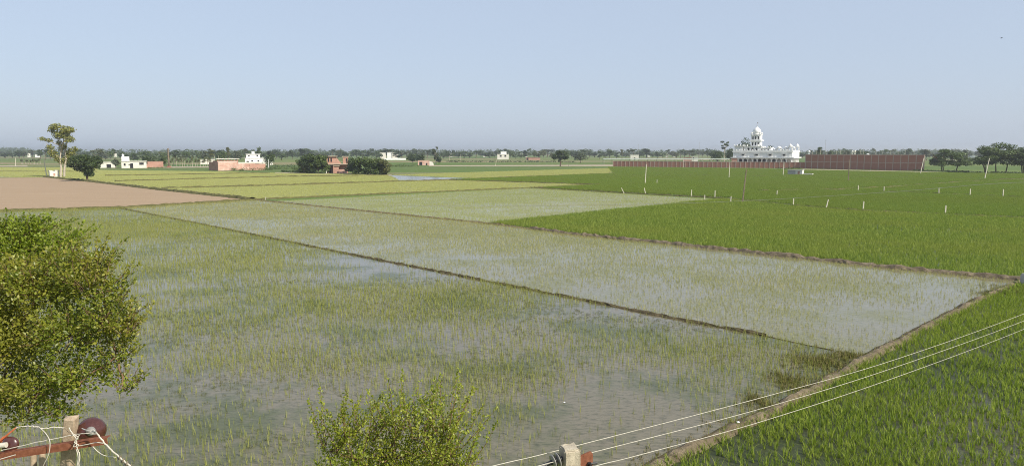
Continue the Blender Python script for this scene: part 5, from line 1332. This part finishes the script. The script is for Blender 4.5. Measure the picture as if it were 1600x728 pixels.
for i, (px, ty, lab) in enumerate(((52, 711, 'left of two thin stub posts under the rusted crossarm'), (66, 709.5, 'right of two thin stub posts under the rusted crossarm'))):
    t = deep(px, ty, 7.1); o = empty('stub_post', (t.x - .25, t.y, 0)); tag(o, lab, 'post')
    MB().tube([(0, 0, -.1), (.1, 0, t.z * .5), (.25, 0, t.z)], [.04, .034, .030], 8).build('shaft', WOOD_PALE, o)
    MB().lathe([(.030, t.z - .004), (.026, t.z + .01), (0, t.z + .014)], 8, (.25, 0, 0)).build('cap', WOOD_PALE, o)
# fine cable stretched over the fields to a short stake at the corner of the bare plot
A = at(415, 314); e0 = Vector((A.x, A.y, 0.55))
o = empty('stake', A); tag(o, 'small pale stake at the corner of the bare plot', 'stake'); MB().bar((0, 0, -.1), (0, 0, .62), .10, .10, (0, 1, 0), .8).build('shaft', POST, o); MB().box(-.06, .06, -.06, .06, .62, .70).build('cap', POST, o)
SH = Vector((-sd.x, -sd.y, 0)).normalized()
S0 = at(1535, 456); HP = 7.6; pbase = S0 - SH * (HP / math.tan(SUN_EL))
pts = curve_pts([e0, deep(500, 319, 118), deep(700, 322, 96), deep(900, 321, 80), deep(1075, 317.3, 69), deep(1200, 312, 62), deep(1400, 299.5, 52), deep(1600, 285, 45), Vector((pbase.x, pbase.y, HP - .4))], 90)
n = len(pts)
o = MB().tube(pts, [0.016 - 0.006 * i / n for i in range(n)], 5).build('field_cable', WIRE); tag(o, 'long pale cable sagging across the middle of the fields', 'cable')
o = empty('utility_pole', pbase); tag(o, 'concrete pole beyond the right edge holding the field cable', 'pole'); MB().bar((0, 0, -.2), (0, 0, HP), .34, .28, (0, 1, 0), .75).build('shaft', CONC, o); MB().bar((-.5, 0, HP - .4), (.5, 0, HP - .4), .10).build('crossarm', STEEL_RUST, o)

# near trees: limbs, twigs, single leaves
def leaf_mesh(P, Dv, size):
    """leaf blades (folded quads along Dv) at points P"""
    n = len(P); nr = RNG.normal(size=(n, 3)) * 0.75 + np.array([0.15, -0.2, 0.75]); 
    t = Dv + RNG.normal(size=(n, 3)) * 0.7; t /= np.linalg.norm(t, axis=1)[:, None]
    b = np.cross(nr, t); b /= np.linalg.norm(b, axis=1)[:, None]; nn = np.cross(t, b)
    s = (size * RNG.uniform(0.6, 1.25, n))[:, None]
    V = np.empty((n, 4, 3)); V[:, 0] = P; V[:, 1] = P + t * s * 0.5 + b * s * 0.30 + nn * s * 0.10; V[:, 2] = P + t * s; V[:, 3] = P + t * s * 0.5 - b * s * 0.30 + nn * s * 0.10
    base = np.arange(n)[:, None] * 4
    F = np.concatenate([base + np.array([0, 1, 2]), base + np.array([0, 2, 3])], 0)
    return V.reshape(-1, 3), F
def near_tree(name, label, foot, top, lobes, twigs, tl, lps, size, mat, shoots=0, shoot_len=0.6, shoot_dir=(0, 0, 1), bark=TWIG, r0=0.09):
    """lobes: (centre, radii). twigs radiate through each lobe, leaves sit along every twig; shoots stick out of the outline"""
    foot = Vector(foot); o = empty(name, foot); tag(o, label, 'tree')
    mb = MB(); tp = Vector(top) - foot
    limb_mesh(mb, (0, 0, -.1), tp, r0, r0 * .6, 5, .03, 8)
    LP, LD, done = [], [], []
    for c, r in lobes:
        c = Vector(c) - foot; r = Vector(r)
        st = min([tp] + done, key=lambda q: (q - c).length + (0.0 if q is tp else 0.15)); main = st is tp; done.append(c)
        pts = limb_mesh(mb, st, c, r0 * (.42 if main else .2), r0 * .10, 5, .06, 5)
        vol = r.x * r.y * r.z
        for k in range(int(twigs * (vol ** 0.66) / 0.5)):
            d = Vector((random.gauss(0, 1), random.gauss(0, 1), random.gauss(0.25, 1))).normalized()
            s0 = c + Vector((d.x * r.x, d.y * r.y, d.z * r.z)) * random.uniform(0.25, 0.62)
            e = c + Vector((d.x * r.x, d.y * r.y, d.z * r.z)) * random.uniform(0.72, 1.12) + Vector((0, 0, random.uniform(0, .12)))
            lead = k % 4 == 0
            if lead: mb.tube([c.lerp(s0, .3), s0, e], [.006, .0045, .002], 4, cap=False)
            n = max(4, int((e - s0).length / tl * lps))
            for i in range(n):
                t = random.random(); q = s0.lerp(e, t) + Vector((random.gauss(0, 1), random.gauss(0, 1), random.gauss(0, 1))) * 0.05
                LP.append(tuple(q)); dd = (e - s0).normalized(); LD.append((dd.x * .6, dd.y * .6, dd.z * .6))
        for k in range(shoots):
            d = Vector((random.gauss(0, .8), random.gauss(0, .8), random.uniform(0.1, 1.2))).normalized()
            s0 = c + Vector((d.x * r.x, d.y * r.y, d.z * r.z)) * .8
            dr = (d * .8 + Vector(shoot_dir) * .9).normalized(); e = s0 + dr * random.uniform(.5, 1.15) * shoot_len
            mb.tube([s0, s0.lerp(e, .5) + Vector((random.uniform(-.02, .02), random.uniform(-.02, .02), 0)), e], [.006, .004, .0015], 4, cap=False)
            for i in range(int(lps * (e - s0).length / tl * 1.1)):
                t = random.random() ** .8; q = s0.lerp(e, t) + Vector((random.gauss(0, 1), random.gauss(0, 1), random.gauss(0, 1))) * 0.04 * (1.15 - t); LP.append(tuple(q)); LD.append(tuple(dr * .7))
    mb.build('trunk', bark, o)
    V, F = leaf_mesh(np.array(LP), np.array(LD), size)
    mesh_obj('crown', tri_mesh('crown', V, F), mat, o)
    return o
LF_OLIVE = leaf_mat('near_leaf_olive', [(0.09, 0.125, 0.012), (0.15, 0.19, 0.02), (0.23, 0.27, 0.03), (0.30, 0.30, 0.04), (0.12, 0.155, 0.015)], 0.40, 0.42, 0.6, (0.27, 0.225, 0.035), 0.7, spec=0.45)
LF_FRESH = leaf_mat('near_leaf_fresh', [(0.11, 0.155, 0.012), (0.19, 0.25, 0.02), (0.27, 0.33, 0.03), (0.15, 0.205, 0.016)], 0.45, 0.42, 0.35, (0.22, 0.25, 0.03), 1.2, spec=0.45)
LF_YOUNG = leaf_mat('near_leaf_young', [(0.14, 0.18, 0.016), (0.24, 0.29, 0.028), (0.38, 0.42, 0.055), (0.18, 0.22, 0.018)], 0.45, 0.42, 0.35, (0.27, 0.26, 0.03), 1.2, spec=0.45)
def lob(px, py, d, rx, rz, ry=None): return (deep(px, py, d), (rx, ry or rx, rz))
near_tree('leafy_tree', 'olive-leaved bushy tree filling the lower left edge', (-8.6, 11.2, 0), deep(-60, 760, 11), [
    lob(58, 462, 10.6, .62, .46), lob(128, 448, 10.4, .42, .36), lob(168, 500, 10.2, .40, .36), lob(182, 556, 10.2, .30, .26), lob(108, 530, 10.2, .56, .40), lob(20, 550, 10.5, .62, .55),
    lob(128, 596, 10.1, .40, .22), lob(58, 612, 10.2, .50, .28), lob(-20, 630, 10.4, .55, .4), lob(5, 445, 11, .65, .42), lob(150, 418, 10.5, .20, .14), lob(200, 520, 10.1, .16, .16), lob(-40, 510, 10.6, .7, .6), lob(196, 610, 10.1, .14, .05),
    lob(95, 648, 10.2, .30, .09), lob(40, 655, 10.3, .34, .10), lob(90, 415, 10.7, .34, .18), lob(160, 455, 10.2, .30, .22)],
    twigs=380, tl=.045, lps=2.6, size=.056, mat=LF_OLIVE, shoots=14, shoot_len=.40, shoot_dir=(.35, -.1, .5))
near_tree('leafy_tree', 'fresh green feathery tree top at the left edge behind the olive one', (-10.2, 13.2, 0), deep(-60, 600, 12.6), [
    lob(20, 380, 12.4, .5, .24), lob(60, 388, 12.2, .5, .20), lob(-10, 400, 12.4, .7, .45), lob(40, 400, 12.2, .55, .26), lob(98, 388, 12.0, .28, .08), lob(-50, 398, 12.6, .7, .42), lob(48, 362, 12.4, .26, .08), lob(108, 425, 12.0, .22, .12), lob(-30, 440, 12.4, .7, .4), lob(15, 362, 12.5, .3, .09)],
    twigs=380, tl=.05, lps=3.0, size=.056, mat=LF_FRESH, shoots=14, shoot_len=.5, shoot_dir=(.9, -.2, .25))
near_tree('young_tree', 'sunlit yellow-green tree top with upright shoots at the bottom edge', (-1.55, 8.6, 0), deep(625, 800, 8.5), [
    lob(615, 712, 8.4, .34, .16), lob(560, 716, 8.4, .34, .16), lob(680, 712, 8.3, .34, .16), lob(515, 705, 8.4, .14, .10), lob(650, 748, 8.4, .6, .22), lob(560, 752, 8.4, .55, .22), lob(718, 728, 8.3, .24, .12), lob(655, 685, 8.3, .16, .10), lob(695, 680, 8.3, .14, .10), lob(575, 685, 8.4, .14, .10), lob(540, 690, 8.4, .12, .10), lob(620, 680, 8.35, .12, .1)],
    twigs=430, tl=.045, lps=4.2, size=.038, mat=LF_YOUNG, shoots=11, shoot_len=.60, shoot_dir=(0.12, 0, 0.95), r0=.06)
# scraps of litter and a far bird
def crumple(px, py, size, label, z=0.0):
    p = at(px, py); V = []; F = []
    for a in range(4):
        for b in range(4): V.append((size * (a / 3 - .5) + random.uniform(-.2, .2) * size * .4, size * (b / 3 - .5) + random.uniform(-.2, .2) * size * .4, z + random.uniform(0, .45) * size + .01))
    for a in range(3):
        for b in range(3): F.append((a * 4 + b, a * 4 + b + 1, a * 4 + b + 5, a * 4 + b + 4))
    o = MB().add(V, F).build('litter', WHITE, None, p); tag(o, label, 'litter')
crumple(882, 629, .06, 'scrap of white litter floating in the near paddy')
crumple(1153, 668, .10, 'scrap of pinkish-white litter on the tan bund', 0.17)
pb = deep(1565, 60, 120)
o = empty('bird', pb, R(30)); tag(o, 'tiny dark bird flying at the upper right of the sky', 'bird')
BIRD = rough_mat('bird_plumage', [(0.03, 0.03, 0.03), (0.05, 0.05, 0.05), (0.08, 0.08, 0.08)], 5, .8, .1, .01, obj=True)
MB().lathe([(0, -.16), (.04, -.10), (.055, 0), (.04, .10), (.02, .17), (0, .19)], 10, (0, 0, 0), (0, 1, 0)).build('body', BIRD, o)
for sx in (-1, 1):
    MB().add([(sx * .04, .06, .02), (sx * .04, -.06, .02), (sx * .22, .05, .10), (sx * .22, -.05, .10), (sx * .40, -.05, .06), (sx * .04, 0, .04), (sx * .22, 0, .115)], [(0, 2, 6, 5), (5, 6, 3, 1), (2, 4, 6), (6, 4, 3), (0, 1, 3, 2), (2, 3, 4)]).build('wing', BIRD, o)

# ------------------------------------------------------------------ haze
HZ = bpy.data.materials.new('haze_air'); HZ.use_nodes = True
hn = HZ.node_tree; hn.nodes.clear()
ho = hn.nodes.new('ShaderNodeOutputMaterial'); hv = hn.nodes.new('ShaderNodeVolumePrincipled')
hv.inputs['Color'].default_value = (0.95, 0.98, 1.0, 1); hv.inputs['Density'].default_value = 2.3e-4; hv.inputs['Anisotropy'].default_value = 0.47
hn.links.new(hv.outputs[0], ho.inputs['Volume'])
o = MB().box(-6200, 6200, -400, 7200, -1.0, 34.0).build('haze', HZ); tag(o, 'thin even summer haze over the plain', kind='stuff')
